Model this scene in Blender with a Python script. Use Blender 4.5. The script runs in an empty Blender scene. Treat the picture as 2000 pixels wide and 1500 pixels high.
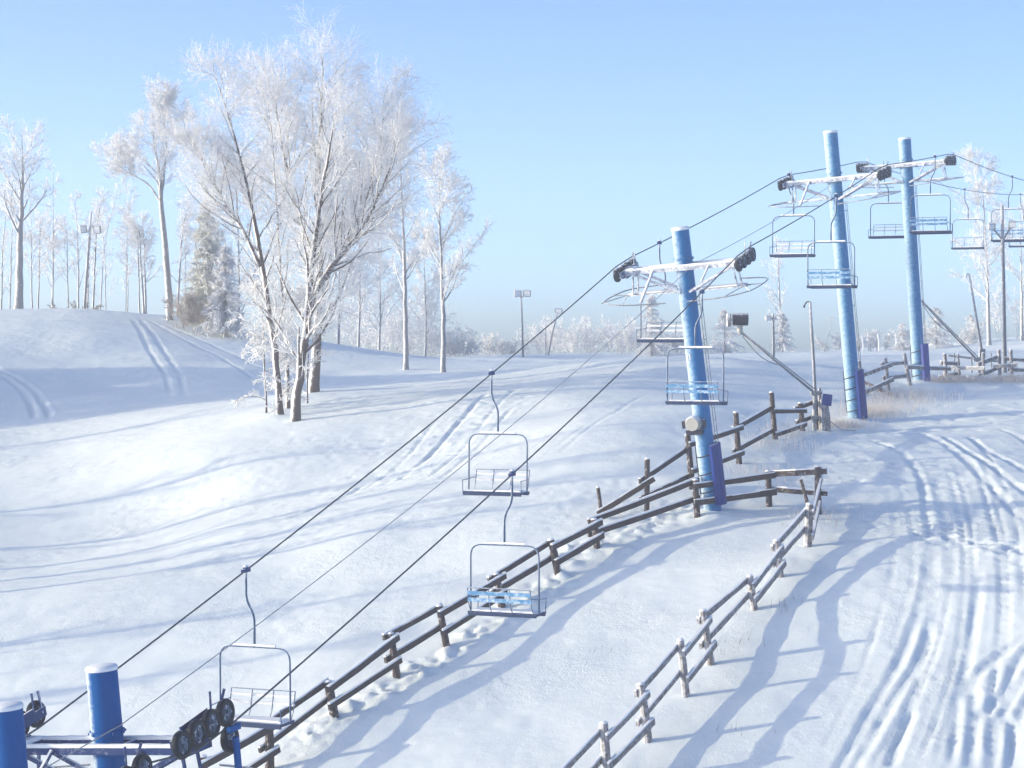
import bpy, math, random
import numpy as np
from mathutils import Vector, Matrix

# ------------------------------------------------------------------ camera, sky, sun, exposure
sc = bpy.context.scene
KD = 1.35                       # depth units are design metres; the lens is this much longer than 3200 px
F = 3200.0 * KD                 # focal length in photo pixels (photo is 2000 px wide)
HY = 680.0                      # photo row of the eye level
cam = bpy.data.cameras.new('camera')
cam.sensor_fit = 'HORIZONTAL'; cam.sensor_width = 36.0; cam.lens = 36.0 * F / 2000.0
cam.clip_start = 0.1; cam.clip_end = 6000
cam.shift_y = -(750 - HY) / 2000.0
camo = bpy.data.objects.new('camera', cam); sc.collection.objects.link(camo)
camo.location = (0, 0, 0); camo.rotation_euler = (math.radians(90), 0, 0)
sc.camera = camo

SUN_EL = math.radians(11.5)
SUN_TO = Vector((-1.0, -0.08, 0)).normalized()      # horizontal direction towards the sun
S = Vector((SUN_TO.x * math.cos(SUN_EL), SUN_TO.y * math.cos(SUN_EL), math.sin(SUN_EL)))
w = bpy.data.worlds.new('World'); sc.world = w; w.use_nodes = True
nt = w.node_tree; nt.nodes.clear()
sky = nt.nodes.new('ShaderNodeTexSky'); sky.sky_type = 'NISHITA'; sky.sun_disc = False
sky.sun_elevation = SUN_EL
sky.sun_rotation = math.atan2(S.x, S.y)
sky.air_density = 0.46; sky.dust_density = 2.6; sky.ozone_density = 1.95; sky.altitude = 1000
bg = nt.nodes.new('ShaderNodeBackground'); bg.inputs['Strength'].default_value = 0.15
wo = nt.nodes.new('ShaderNodeOutputWorld')
nt.links.new(sky.outputs[0], bg.inputs['Color']); nt.links.new(bg.outputs[0], wo.inputs['Surface'])
sun = bpy.data.lights.new('sun', 'SUN'); sun.energy = 2.0; sun.angle = math.radians(0.6)
sun.color = (0.88, 0.78, 0.52)
suno = bpy.data.objects.new('sun', sun); sc.collection.objects.link(suno)
suno.rotation_euler = (-S).to_track_quat('-Z', 'Y').to_euler()
sc.view_settings.view_transform = 'Standard'; sc.view_settings.look = 'None'
sc.view_settings.exposure = 1.25; sc.view_settings.gamma = 1.0
sc.cycles.use_denoising = True
sc.cycles.max_bounces = 5; sc.cycles.diffuse_bounces = 3; sc.cycles.volume_bounces = 1
sc.cycles.transparent_max_bounces = 8

COL = sc.collection
rng = np.random.default_rng(7)
random.seed(7)

# ------------------------------------------------------------------ materials
def new_mat(name):
    m = bpy.data.materials.new(name); m.use_nodes = True
    n = m.node_tree.nodes; b = n['Principled BSDF']
    return m, m.node_tree, n, b

def noise(t, scale, detail=4, rough=0.6, coord='Object'):
    tc = t.nodes.new('ShaderNodeTexCoord'); nz = t.nodes.new('ShaderNodeTexNoise')
    nz.inputs['Scale'].default_value = scale; nz.inputs['Detail'].default_value = detail
    nz.inputs['Roughness'].default_value = rough
    t.links.new(tc.outputs[coord], nz.inputs['Vector'])
    return nz.outputs['Fac']

def math_n(t, op, a, b=None, clamp=False):
    m = t.nodes.new('ShaderNodeMath'); m.operation = op; m.use_clamp = clamp
    for i, v in enumerate((a, b)):
        if v is None: continue
        if isinstance(v, (int, float)): m.inputs[i].default_value = v
        else: t.links.new(v, m.inputs[i])
    return m.outputs[0]

def frosted(name, base, base2, frost=(0.86, 0.87, 0.9), wind=0.5, up=0.8, amount=0.0, nscale=6.0,
            nstr=0.6, rough=0.55, soft=0.25, bscale=9.0, metallic=0.0, spec=0.2, bump=0.15):
    """base colour with rime: on faces that look up (lying snow) and on the windward (-x) side."""
    m, t, n, b = new_mat(name)
    g = n.new('ShaderNodeNewGeometry'); sp = n.new('ShaderNodeSeparateXYZ')
    t.links.new(g.outputs['Normal'], sp.inputs[0])
    nz = noise(t, nscale, 5, 0.65)
    a = math_n(t, 'MULTIPLY', sp.outputs['Z'], up)
    c = math_n(t, 'MULTIPLY', sp.outputs['X'], -wind)
    c = math_n(t, 'MAXIMUM', a, c)
    d = math_n(t, 'SUBTRACT', nz, 0.5); d = math_n(t, 'MULTIPLY', d, nstr)
    e = math_n(t, 'ADD', c, d); e = math_n(t, 'ADD', e, amount)
    mr = n.new('ShaderNodeMapRange'); mr.interpolation_type = 'SMOOTHSTEP'
    t.links.new(e, mr.inputs['Value'])
    mr.inputs['From Min'].default_value = 0.45 - soft; mr.inputs['From Max'].default_value = 0.45 + soft
    nb = noise(t, bscale, 6, 0.7)
    mb = n.new('ShaderNodeMix'); mb.data_type = 'RGBA'
    mb.inputs['A'].default_value = (*base, 1); mb.inputs['B'].default_value = (*base2, 1)
    t.links.new(nb, mb.inputs['Factor'])
    mx = n.new('ShaderNodeMix'); mx.data_type = 'RGBA'
    t.links.new(mr.outputs[0], mx.inputs['Factor'])
    t.links.new(mb.outputs['Result'], mx.inputs['A']); mx.inputs['B'].default_value = (*frost, 1)
    t.links.new(mx.outputs['Result'], b.inputs['Base Color'])
    b.inputs['Specular IOR Level'].default_value = spec
    bp = n.new('ShaderNodeBump'); bp.inputs['Strength'].default_value = bump; bp.inputs['Distance'].default_value = 0.02
    t.links.new(nb, bp.inputs['Height']); t.links.new(bp.outputs[0], b.inputs['Normal'])
    b.inputs['Roughness'].default_value = rough; b.inputs['Metallic'].default_value = metallic
    return m

def plain(name, col, rough=0.6, nscale=None, col2=None):
    m, t, n, b = new_mat(name)
    b.inputs['Roughness'].default_value = rough
    if nscale:
        nz = noise(t, nscale, 5, 0.65)
        mx = n.new('ShaderNodeMix'); mx.data_type = 'RGBA'
        mx.inputs['A'].default_value = (*col, 1); mx.inputs['B'].default_value = (*col2, 1)
        t.links.new(nz, mx.inputs['Factor']); t.links.new(mx.outputs['Result'], b.inputs['Base Color'])
    else:
        b.inputs['Base Color'].default_value = (*col, 1)
    return m

def snow_mat():
    m, t, n, b = new_mat('snow')
    nz = noise(t, 0.6, 6, 0.6)
    mx = n.new('ShaderNodeMix'); mx.data_type = 'RGBA'
    mx.inputs['A'].default_value = (0.875, 0.93, 0.93, 1); mx.inputs['B'].default_value = (0.92, 0.96, 0.945, 1)
    t.links.new(nz, mx.inputs['Factor']); t.links.new(mx.outputs['Result'], b.inputs['Base Color'])
    b.inputs['Roughness'].default_value = 0.75
    b.inputs['Specular IOR Level'].default_value = 0.2
    n1 = noise(t, 3.2, 8, 0.72); n2 = noise(t, 24.0, 4, 0.7); n3 = noise(t, 0.35, 3, 0.5)
    pt = math_n(t, 'MULTIPLY', n3, n3); pt = math_n(t, 'MULTIPLY', pt, 2.2)          # rougher and smoother patches
    s = math_n(t, 'MULTIPLY', n2, 0.4); s = math_n(t, 'ADD', n1, s); s = math_n(t, 'MULTIPLY', s, pt)
    bp = n.new('ShaderNodeBump'); bp.inputs['Strength'].default_value = 0.7; bp.inputs['Distance'].default_value = 0.06
    t.links.new(s, bp.inputs['Height']); t.links.new(bp.outputs[0], b.inputs['Normal'])
    return m

M = {}
M['snow'] = snow_mat()
M['cap'] = plain('lying_snow', (0.90, 0.90, 0.91), 0.8, 8, (0.84, 0.85, 0.88))
BLUE, BLUE2 = (0.001, 0.070, 0.27), (0.002, 0.095, 0.33)
RIME = (0.62, 0.72, 0.80)
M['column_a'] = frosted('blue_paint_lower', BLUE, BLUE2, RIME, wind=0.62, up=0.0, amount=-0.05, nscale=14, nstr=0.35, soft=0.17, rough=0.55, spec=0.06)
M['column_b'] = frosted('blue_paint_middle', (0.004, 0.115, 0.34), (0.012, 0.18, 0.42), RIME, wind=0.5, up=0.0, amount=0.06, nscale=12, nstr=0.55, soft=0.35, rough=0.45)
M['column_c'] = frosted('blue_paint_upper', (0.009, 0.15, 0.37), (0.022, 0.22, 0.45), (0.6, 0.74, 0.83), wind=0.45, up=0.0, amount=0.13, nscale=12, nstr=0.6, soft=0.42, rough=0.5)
M['steel'] = frosted('navy_steel', (0.010, 0.03, 0.13), (0.025, 0.06, 0.19), (0.88, 0.88, 0.9), wind=0.55, up=1.0, amount=0.11, nscale=9, nstr=0.5, soft=0.12)
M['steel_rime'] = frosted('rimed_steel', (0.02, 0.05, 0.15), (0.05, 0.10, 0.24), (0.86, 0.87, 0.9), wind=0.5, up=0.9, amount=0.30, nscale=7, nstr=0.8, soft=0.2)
M['chair_steel'] = frosted('chair_tube', (0.04, 0.08, 0.17), (0.09, 0.15, 0.26), (0.82, 0.85, 0.9), wind=0.5, up=0.9, amount=0.0, nscale=14, nstr=0.5, soft=0.25)
M['chair_blue'] = frosted('chair_slat', (0.05, 0.20, 0.42), (0.12, 0.30, 0.52), (0.74, 0.82, 0.9), wind=0.3, up=0.75, amount=0.22, nscale=9, nstr=1.1, soft=0.2)
M['seat'] = frosted('chair_seat', (0.012, 0.028, 0.085), (0.035, 0.06, 0.14), (0.85, 0.86, 0.9), wind=0.1, up=0.95, amount=-0.08, nscale=9, nstr=0.6, soft=0.15)
M['rubber'] = frosted('sheave_rubber', (0.004, 0.006, 0.016), (0.012, 0.016, 0.034), (0.66, 0.72, 0.82), wind=0.2, up=0.45, amount=-0.12, nscale=11, nstr=0.8, soft=0.15)
M['rubber_rime'] = frosted('rimed_sheave_rubber', (0.01, 0.014, 0.03), (0.03, 0.036, 0.06), (0.66, 0.72, 0.82), wind=0.25, up=0.5, amount=0.06, nscale=9, nstr=1.2, soft=0.2)
M['hub'] = frosted('sheave_hub', (0.03, 0.045, 0.09), (0.10, 0.13, 0.2), (0.8, 0.82, 0.86), wind=0.2, up=0.3, amount=0.22, nscale=13, nstr=1.6, soft=0.15)
M['rope'] = plain('wire_rope', (0.035, 0.04, 0.055), 0.6, 4, (0.09, 0.10, 0.13))
M['cable'] = plain('thin_cable', (0.22, 0.24, 0.29), 0.7, 3, (0.4, 0.42, 0.47))
M['pad'] = frosted('pad_vinyl', (0.003, 0.022, 0.17), (0.006, 0.036, 0.23), (0.6, 0.66, 0.8), wind=0.1, up=0.5, amount=-0.05, nscale=20, nstr=0.5, soft=0.25, rough=0.5)
M['padc'] = frosted('pad_vinyl_rimed', (0.03, 0.05, 0.27), (0.09, 0.11, 0.36), (0.6, 0.64, 0.78), wind=0.1, up=0.5, amount=0.08, nscale=22, nstr=0.7, soft=0.3, rough=0.6)
M['strap'] = plain('strap', (0.01, 0.014, 0.03), 0.7)
M['wood'] = frosted('fence_wood', (0.036, 0.028, 0.031), (0.10, 0.076, 0.077), (0.75, 0.76, 0.82), wind=0.2, up=0.85, amount=0.12, nscale=13, nstr=1.15, soft=0.22, rough=0.85, bscale=14, bump=0.6)
M['wood_grey'] = frosted('rimed_fence_wood', (0.10, 0.08, 0.075), (0.22, 0.18, 0.165), (0.72, 0.73, 0.79), wind=0.25, up=0.7, amount=0.30, nscale=12, nstr=1.0, soft=0.3, rough=0.85, bscale=14, bump=0.6)
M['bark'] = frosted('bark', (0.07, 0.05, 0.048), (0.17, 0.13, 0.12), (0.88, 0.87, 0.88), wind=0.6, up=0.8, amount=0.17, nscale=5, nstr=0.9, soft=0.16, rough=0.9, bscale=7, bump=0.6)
M['bark_far'] = frosted('rimed_hazed_bark', (0.20, 0.19, 0.20), (0.38, 0.36, 0.37), (0.86, 0.86, 0.87), wind=0.5, up=0.7, amount=0.17, nscale=4, nstr=0.9, soft=0.25, rough=0.9, bscale=7, bump=0.6)  # rime, plus distance haze painted in as a paler bark colour
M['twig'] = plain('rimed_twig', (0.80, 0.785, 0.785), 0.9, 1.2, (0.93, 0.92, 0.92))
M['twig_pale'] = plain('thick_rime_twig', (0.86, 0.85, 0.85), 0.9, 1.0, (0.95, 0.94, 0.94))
M['needle'] = plain('rimed_needles', (0.66, 0.66, 0.59), 0.9, 1.5, (0.95, 0.94, 0.93))
M['brush'] = plain('brown_brush', (0.30, 0.24, 0.20), 0.9, 2.0, (0.62, 0.56, 0.52))
M['grass'] = plain('dry_grass', (0.52, 0.45, 0.40), 0.9, 2.0, (0.88, 0.85, 0.83))
M['galv'] = frosted('galvanised', (0.14, 0.15, 0.18), (0.26, 0.27, 0.30), (0.8, 0.8, 0.83), wind=0.4, up=0.7, amount=0.08, nscale=9, nstr=0.6, soft=0.25)
M['gun'] = frosted('gun_black', (0.015, 0.016, 0.03), (0.05, 0.05, 0.08), (0.8, 0.8, 0.84), wind=0.2, up=0.7, amount=-0.05, nscale=9, nstr=0.5, soft=0.2)
M['lamp'] = frosted('lamp_housing', (0.35, 0.34, 0.32), (0.5, 0.48, 0.45), (0.85, 0.85, 0.87), wind=0.3, up=0.7, amount=0.1, nscale=6, nstr=0.5)
M['slat_pale'] = plain('rimed_slat', (0.62, 0.62, 0.66), 0.9, 9, (0.86, 0.85, 0.86))
M['white'] = plain('white_paint', (0.8, 0.8, 0.8), 0.6)

# ------------------------------------------------------------------ helpers
def at(px, py, Y):
    Y = Y * KD
    return Vector(((px - 1000) * Y / F, Y, (HY - py) * Y / F))

def props(o, label=None, cat=None, group=None, kind=None):
    if label: o['label'] = label
    if cat: o['category'] = cat
    if group: o['group'] = group
    if kind: o['kind'] = kind
    return o

def empty(name, loc, rot=None, label=None, cat=None, group=None):
    o = bpy.data.objects.new(name, None); COL.objects.link(o)
    o.empty_display_size = 0.2
    mw = Matrix.Translation(loc)
    if rot is not None: mw = mw @ rot.to_4x4()
    o.matrix_world = mw
    return props(o, label, cat, group)

class MB:
    def __init__(s): s.v = []; s.f = []; s.m = []
    def add(s, vs, fs, mi=0):
        k = len(s.v); s.v += [tuple(p) for p in vs]
        s.f += [tuple(i + k for i in f) for f in fs]; s.m += [mi] * len(fs)
    def box(s, c, size, R=None, mi=0, taper=1.0):
        c = Vector(c); hx, hy, hz = (d / 2 for d in size); vs = []
        for z in (-1, 1):
            q = taper if z > 0 else 1.0
            for x, y in ((-1, -1), (1, -1), (1, 1), (-1, 1)):
                p = Vector((x * hx * q, y * hy * q, z * hz))
                vs.append(c + (R @ p if R else p))
        s.add(vs, [(3, 2, 1, 0), (4, 5, 6, 7), (0, 1, 5, 4), (1, 2, 6, 5), (2, 3, 7, 6), (3, 0, 4, 7)], mi)
    def beam(s, a, b, wd, ht, mi=0, up=(0, 0, 1), jit=0.0, nseg=1, sag=0.0):
        a = Vector(a); b = Vector(b); t = (b - a).normalized()
        sd = t.cross(Vector(up)).normalized(); u = sd.cross(t)
        vs = []; fs = []
        for i in range(nseg + 1):
            q = i / nseg; p = a.lerp(b, q) - u * (sag * 4 * q * (1 - q))
            k1 = 1 + random.uniform(-jit, jit); k2 = 1 + random.uniform(-jit, jit)
            for x, y in ((-1, -1), (1, -1), (1, 1), (-1, 1)):
                vs.append(p + sd * (x * wd / 2 * k1) + u * (y * ht / 2 * k2))
            if i:
                o = 4 * (i - 1)
                fs += [(o + j, o + (j + 1) % 4, o + 4 + (j + 1) % 4, o + 4 + j) for j in range(4)]
        fs += [(3, 2, 1, 0), tuple(4 * nseg + j for j in range(4))]
        s.add(vs, fs, mi)
    def tube(s, pts, r, n=8, mi=0, caps=True, jit=0.0):
        pts = [Vector(p) for p in pts]; m = len(pts)
        rs = r if isinstance(r, (list, tuple)) else [r] * m
        t0 = (pts[1] - pts[0]).normalized()
        ref = Vector((0, 0, 1)) if abs(t0.z) < 0.9 else Vector((0, 1, 0))
        u = t0.cross(ref).normalized(); vs = []; fs = []
        for i, p in enumerate(pts):
            t = ((pts[min(i + 1, m - 1)] - pts[max(i - 1, 0)])).normalized()
            u = (u - t * u.dot(t)).normalized(); v = t.cross(u)
            for j in range(n):
                a = 2 * math.pi * j / n; k = rs[i] * (1 + random.uniform(-jit, jit))
                vs.append(p + u * (math.cos(a) * k) + v * (math.sin(a) * k))
        for i in range(m - 1):
            for j in range(n):
                a = i * n + j; b = i * n + (j + 1) % n
                fs.append((a, b, b + n, a + n))
        if caps:
            fs.append(tuple(range(n - 1, -1, -1))); fs.append(tuple((m - 1) * n + j for j in range(n)))
        s.add(vs, fs, mi)
    def lathe(s, prof, n=20, axis='X', c=(0, 0, 0), mi=0, closed=True):
        """profile of (axial, radius); closed loop when closed"""
        c = Vector(c); vs = []; fs = []; m = len(prof)
        for (a, r) in prof:
            for j in range(n):
                q = 2 * math.pi * j / n
                p = (a, r * math.cos(q), r * math.sin(q)) if axis == 'X' else ((r * math.cos(q), r * math.sin(q), a) if axis == 'Z' else (r * math.sin(q), a, r * math.cos(q)))
                vs.append(c + Vector(p))
        for i in range(m if closed else m - 1):
            i2 = (i + 1) % m
            for j in range(n):
                fs.append((i * n + j, i * n + (j + 1) % n, i2 * n + (j + 1) % n, i2 * n + j))
        s.add(vs, fs, mi)
    def mesh(s, name, mats, smooth=False):
        me = bpy.data.meshes.new(name); me.from_pydata(s.v, [], s.f)
        for q in (mats if isinstance(mats, (list, tuple)) else [mats]): me.materials.append(M[q])
        me.polygons.foreach_set('material_index', s.m)
        if smooth: me.polygons.foreach_set('use_smooth', [True] * len(s.f))
        me.update(); return me
    def build(s, name, mats, parent=None, smooth=False):
        return link(name, s.mesh(name, mats, smooth), parent)

def link(name, me, parent=None):
    o = bpy.data.objects.new(name, me); COL.objects.link(o)
    if parent is not None: o.parent = parent
    return o

def smooth_mesh(o, ang=35):
    me = o.data
    me.polygons.foreach_set('use_smooth', [True] * len(me.polygons))
    try: me.set_sharp_from_angle(angle=math.radians(ang))
    except Exception: pass
    return o

def fillet(pts, rad, n=5):
    pts = [Vector(p) for p in pts]; out = [pts[0]]
    for i in range(1, len(pts) - 1):
        a, b, c = pts[i - 1], pts[i], pts[i + 1]
        r = min(rad, (a - b).length * .49, (c - b).length * .49)
        p = b + (a - b).normalized() * r; q = b + (c - b).normalized() * r
        for k in range(n + 1):
            t = k / n
            out.append(p * (1 - t) ** 2 + b * (2 * t * (1 - t)) + q * t * t)
    out.append(pts[-1]); return out

# ------------------------------------------------------------------ lift geometry
VX = 2790.0
TH = math.atan((VX - 1000) / F)
D = Vector((math.sin(TH), math.cos(TH), 0)); E = Vector((math.cos(TH), -math.sin(TH), 0))
Y1 = 42.0
def lift_y(px): return Y1 * (VX - 1337) / (VX - px)
# pixel of the cross-arm centre, lean (deg), top above arm, base pixel row
TW = {
    'lower': dict(px=(27, 1570), lean=3.0, roll=3.5, top=1.30, drop=6.2, mat='column_a'),
    'near':  dict(px=(212, 1459), lean=3.0, roll=4.0, top=1.13, drop=6.3, mat='column_a'),
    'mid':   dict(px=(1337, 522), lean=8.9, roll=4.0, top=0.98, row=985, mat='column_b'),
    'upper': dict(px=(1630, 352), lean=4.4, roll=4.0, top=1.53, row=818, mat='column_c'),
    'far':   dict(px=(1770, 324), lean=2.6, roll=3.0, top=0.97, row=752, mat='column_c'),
}
for k, t in TW.items():
    t['Y'] = lift_y(t['px'][0]); t['arm'] = at(*t['px'], t['Y'])
    L = math.radians(t['lean'])
    t['u'] = (-D * math.sin(L) + Vector((0, 0, 1)) * math.cos(L) - E * math.tan(math.radians(t['roll']))).normalized()
    t['e'] = (E - t['u'] * E.dot(t['u'])).normalized(); t['f'] = t['u'].cross(t['e']).normalized()
    if 'row' in t:
        d = 3.0
        while True:
            p = t['arm'] - t['u'] * d
            if HY - p.z * F / p.y >= t['row']: break
            d += 0.01
        t['drop'] = d
    t['base'] = t['arm'] - t['u'] * t['drop']
HG = 1.63                                        # half gauge

# ------------------------------------------------------------------ terrain
A0, A1 = TW['near']['base'], TW['mid']['base']
SL = (A1.z - A0.z) / ((A1 - A0).dot(D))
def plane_z(X, Y): return A1.z + SL * ((X - A1.x) * D.x + (Y - A1.y) * D.y)
def plane_hit(px, py):
    kx = (px - 1000) / F; kz = (HY - py) / F
    Y = (A1.z - SL * (A1.x * D.x + A1.y * D.y)) / (kz - SL * (kx * D.x + D.y))
    return (kx * Y, Y, kz * Y)
cp = []
for py in (1080, 1250, 1420, 1600, 1900):
    for px in (-500, -100, 300, 700, 1100, 1450, 1800, 2200, 2600):
        if py == 1080 and px < 500: continue
        cp.append(plane_hit(px, py))
for px, py, Y in [
    # upper slope and its crest
    (575, 826, 55.5), (760, 860, 51.5), (960, 850, 50.0), (1150, 850, 48.5), (700, 950, 47.5), (300, 1010, 49.5), (0, 1000, 51),
    (620, 762, 61.5), (760, 759, 60.5), (960, 752, 58.5), (1130, 745, 58), (1300, 734, 58.5), (1450, 716, 60), (1560, 708, 66), (1250, 800, 52), (1420, 800, 52), (1540, 770, 57),
    # plateau behind
    (640, 742, 72), (793, 724, 75), (866, 729, 74), (1000, 712, 90), (1200, 708, 90), (1400, 702, 90), (1560, 700, 84), (800, 700, 105), (1000, 694, 120), (1250, 692, 120), (1500, 690, 115), (1650, 690, 110),
    (1800, 681, 115), (1900, 670, 118), (2000, 658, 120), (2200, 640, 125), (1750, 715, 85), (1900, 708, 85), (2050, 700, 85), (2300, 690, 85),
    # beside the lift
    (1672, 819, TW['upper']['base'].y / KD), (1800, 753, TW['far']['base'].y / KD), (1940, 752, 60), (2100, 745, 60), (2400, 730, 60),
    (1600, 838, 51.5), (1480, 880, 47.8), (1900, 800, 53.5), (2060, 810, 52), (1750, 880, 48), (1900, 900, 46.5), (2100, 900, 46.5), (2000, 1000, 42), (1700, 1000, 42.5), (2400, 1000, 42), (2500, 850, 49),
    # mound on the left with the ridge in front of it
    (0, 606, 86), (120, 601, 86), (225, 612, 85), (330, 638, 82), (430, 678, 78), (520, 712, 76), (-150, 604, 86), (-400, 600, 86),
    (0, 680, 76), (160, 682, 76), (300, 705, 74), (420, 730, 71.5), (0, 745, 70.5), (150, 748, 70), (300, 762, 68), (440, 772, 66), (540, 768, 65), (-200, 750, 70),
    (0, 836, 62.5), (180, 812, 63), (360, 784, 63.5), (480, 782, 62), (0, 905, 57), (220, 870, 57), (120, 940, 53.5), (330, 935, 51.5), (430, 815, 58), (400, 880, 52.5), (500, 900, 50.5), (-250, 900, 57), (-250, 840, 63), (-300, 1000, 51),
]: cp.append(tuple(at(px, py, Y)))
for X, Y, z in [(-40, 110, -1.5), (0, 150, -4), (40, 150, -3), (-40, 150, -5), (80, 150, -3), (-80, 90, 1.0), (-80, 60, -2), (-60, 45, -6), (70, 50, 0), (70, 80, 1), (80, 30, -5), (-50, 20, -16), (40, 10, -13), (0, 5, -18), (-60, 150, -5), (30, 190, -8), (-30, 190, -8)]:
    cp.append((X, Y * KD, z))
cp = np.array(cp)
def tps_kernel(r2): return np.where(r2 > 1e-9, 0.5 * r2 * np.log(np.maximum(r2, 1e-9)), 0)
SC_ = 20.0
P = cp[:, :2] / SC_; N = len(P)
K = tps_kernel(((P[:, None] - P[None]) ** 2).sum(-1)) + np.eye(N) * 0.004
A = np.zeros((N + 3, N + 3)); A[:N, :N] = K; A[:N, N:] = np.c_[np.ones(N), P]; A[N:, :N] = A[:N, N:].T
rhs = np.zeros(N + 3); rhs[:N] = cp[:, 2]
W_ = np.linalg.solve(A, rhs)
def sstep(x, a, b):
    t = np.clip((x - a) / (b - a), 0, 1); return t * t * (3 - 2 * t)
def base_z(X, Y):
    X = np.asarray(X, float); Y = np.asarray(Y, float)
    x = np.clip(X, -75, 75) / SC_; y = np.clip(Y, 5 * KD, 175 * KD) / SC_
    z = W_[N] + W_[N + 1] * x + W_[N + 2] * y
    for i in range(N):
        z = z + W_[i] * tps_kernel((x - P[i, 0]) ** 2 + (y - P[i, 1]) ** 2)
    far = np.maximum(sstep(Y, 150 * KD, 420 * KD), sstep(np.abs(X), 75, 300))
    return z * (1 - far) + (-16.0) * far

def lat_noise(X, Y, seed):
    """smooth value noise"""
    xi = np.floor(X).astype(np.int64); yi = np.floor(Y).astype(np.int64)
    fx = X - xi; fy = Y - yi
    fx = fx * fx * (3 - 2 * fx); fy = fy * fy * (3 - 2 * fy)
    def h(a, b):
        q = (a * 374761393 + b * 668265263 + seed * 974634777) & 0xffffffff
        q = ((q ^ (q >> 13)) * 1274126177) & 0xffffffff
        return ((q ^ (q >> 16)) & 0xffff) / 65535.0 - 0.5
    return (h(xi, yi) * (1 - fx) + h(xi + 1, yi) * fx) * (1 - fy) + (h(xi, yi + 1) * (1 - fx) + h(xi + 1, yi + 1) * fx) * fy

def hit(px, py, y0=22.0 * KD, y1=170.0 * KD):
    """first ground point seen through a photo pixel (smooth ground)"""
    ys = np.linspace(y0, y1, 1500)
    zr = (HY - py) / F * ys; zg = base_z((px - 1000) / F * ys, ys)
    k = np.argmax(zr <= zg)
    if zr[k] > zg[k]: k = len(ys) - 1
    if k > 0:
        a = zr[k - 1] - zg[k - 1]; b = zr[k] - zg[k]; t = a / (a - b) if a != b else 0
        y = ys[k - 1] + (ys[k] - ys[k - 1]) * t
    else: y = ys[0]
    x = (px - 1000) / F * y
    return Vector((x, y, float(base_z(x, y))))

def hy(px, py): return hit(px, py).y / KD

def axis_coords(lo, hi, step, far_lo, far_hi, g=1.09):
    c = list(np.arange(lo, hi, step)); s = step; x = c[-1]
    while x < far_hi: s = s * g; x += s; c.append(x)
    s = step; x = lo; left = []
    while x > far_lo: s = s * g; x -= s; left.append(x)
    return np.array(left[::-1] + c)
gx = axis_coords(-26.5, 19.5, 0.078, -1500, 1500, 1.08)
gy = np.concatenate([axis_coords(28.0 * KD, 62.0 * KD, 0.09, -60, 61.9 * KD, 1.05), np.arange(62.0 * KD, 86.0 * KD, 0.14)])
s_, y_ = 0.14, gy[-1]
while y_ < 3500: s_ *= 1.045; y_ += s_; gy = np.append(gy, y_)
gy = np.unique(gy); gy = gy[np.r_[True, np.diff(gy) > 0.02]]
GX, GY = np.meshgrid(gx, gy)
Z = base_z(GX, GY)

# relief: soft drifts, then small stuff (metres)
near = 1 - sstep(np.abs(GX), 60, 140)
Z += near * (0.26 * lat_noise(GX * .16 + GY * .05, GY * .16, 1) + 0.09 * lat_noise(GX * .5, GY * .4, 2))
# wind-drift streaks running across the slope
Z += near * (0.06 * lat_noise(GX * .14 + 0.05 * GY, GY * .6 - GX * .25, 5) + 0.03 * lat_noise(GX * .3, GY * 1.5 - GX * .5, 6))
# ripples that the wind cut into patches of the crust
Z += near * 0.02 * lat_noise(GX * 1.1 + GY * .4, GY * 4.2 - GX * 1.2, 7) * sstep(lat_noise(GX * .22, GY * .17, 8), -.05, .25)
Z += near * (0.018 * lat_noise(GX * 1.9, GY * 1.6, 3) + (0.006 + 0.014 * sstep(lat_noise(GX * .35, GY * .3, 9), -.1, .3)) * lat_noise(GX * 5.1, GY * 4.3, 4))

def world_path(pts, n=10):
    w = [hit(*p) for p in pts]; out = []
    for i in range(len(w) - 1):
        p0 = w[max(i - 1, 0)]; p1 = w[i]; p2 = w[i + 1]; p3 = w[min(i + 2, len(w) - 1)]
        for k in range(n):
            t = k / n
            out.append(0.5 * ((2 * p1) + (p2 - p0) * t + (2 * p0 - 5 * p1 + 4 * p2 - p3) * t * t + (3 * p1 - p0 - 3 * p2 + p3) * t ** 3))
    out.append(w[-1]); return [(p.x, p.y) for p in out]

def dist_field(path, rad):
    xs = [p[0] for p in path]; ys = [p[1] for p in path]
    i0, i1 = np.searchsorted(gx, [min(xs) - rad, max(xs) + rad]); j0, j1 = np.searchsorted(gy, [min(ys) - rad, max(ys) + rad])
    X = GX[j0:j1, i0:i1]; Y = GY[j0:j1, i0:i1]; d = np.full(X.shape, 1e9); T = np.zeros(X.shape); sd = np.zeros(X.shape)
    n = len(path) - 1
    for k, ((ax, ay), (bx, by)) in enumerate(zip(path[:-1], path[1:])):
        dx, dy = bx - ax, by - ay; L2 = dx * dx + dy * dy + 1e-12
        t = np.clip(((X - ax) * dx + (Y - ay) * dy) / L2, 0, 1)
        q = np.hypot(X - ax - t * dx, Y - ay - t * dy); c = q < d
        d = np.where(c, q, d); T = np.where(c, (k + t) / n, T)
    return (slice(j0, j1), slice(i0, i1)), d, T

def rut(pts, width=0.3, depth=0.07, lip=0.2):
    sl, d, T = dist_field(world_path(pts), width * 3)
    X = GX[sl]; Y = GY[sl]
    fade = sstep(T, 0, .12) * (1 - sstep(T, .8, 1.0))
    k = fade * np.clip(1 + .8 * lat_noise(X * .9, Y * .7, 11) + .4 * lat_noise(X * 5, Y * 4, 12), .3, 1.6)
    dw = d + width * .12 * lat_noise(X * 3.5, Y * 3, 13)
    flat = 1 - sstep(dw, width * .28, width * .55)                 # flat-bottomed groove with steep sides
    Z[sl] += (-depth * flat + depth * lip * np.exp(-((dw - width * .75) / (width * .22)) ** 2)) * k

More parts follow.
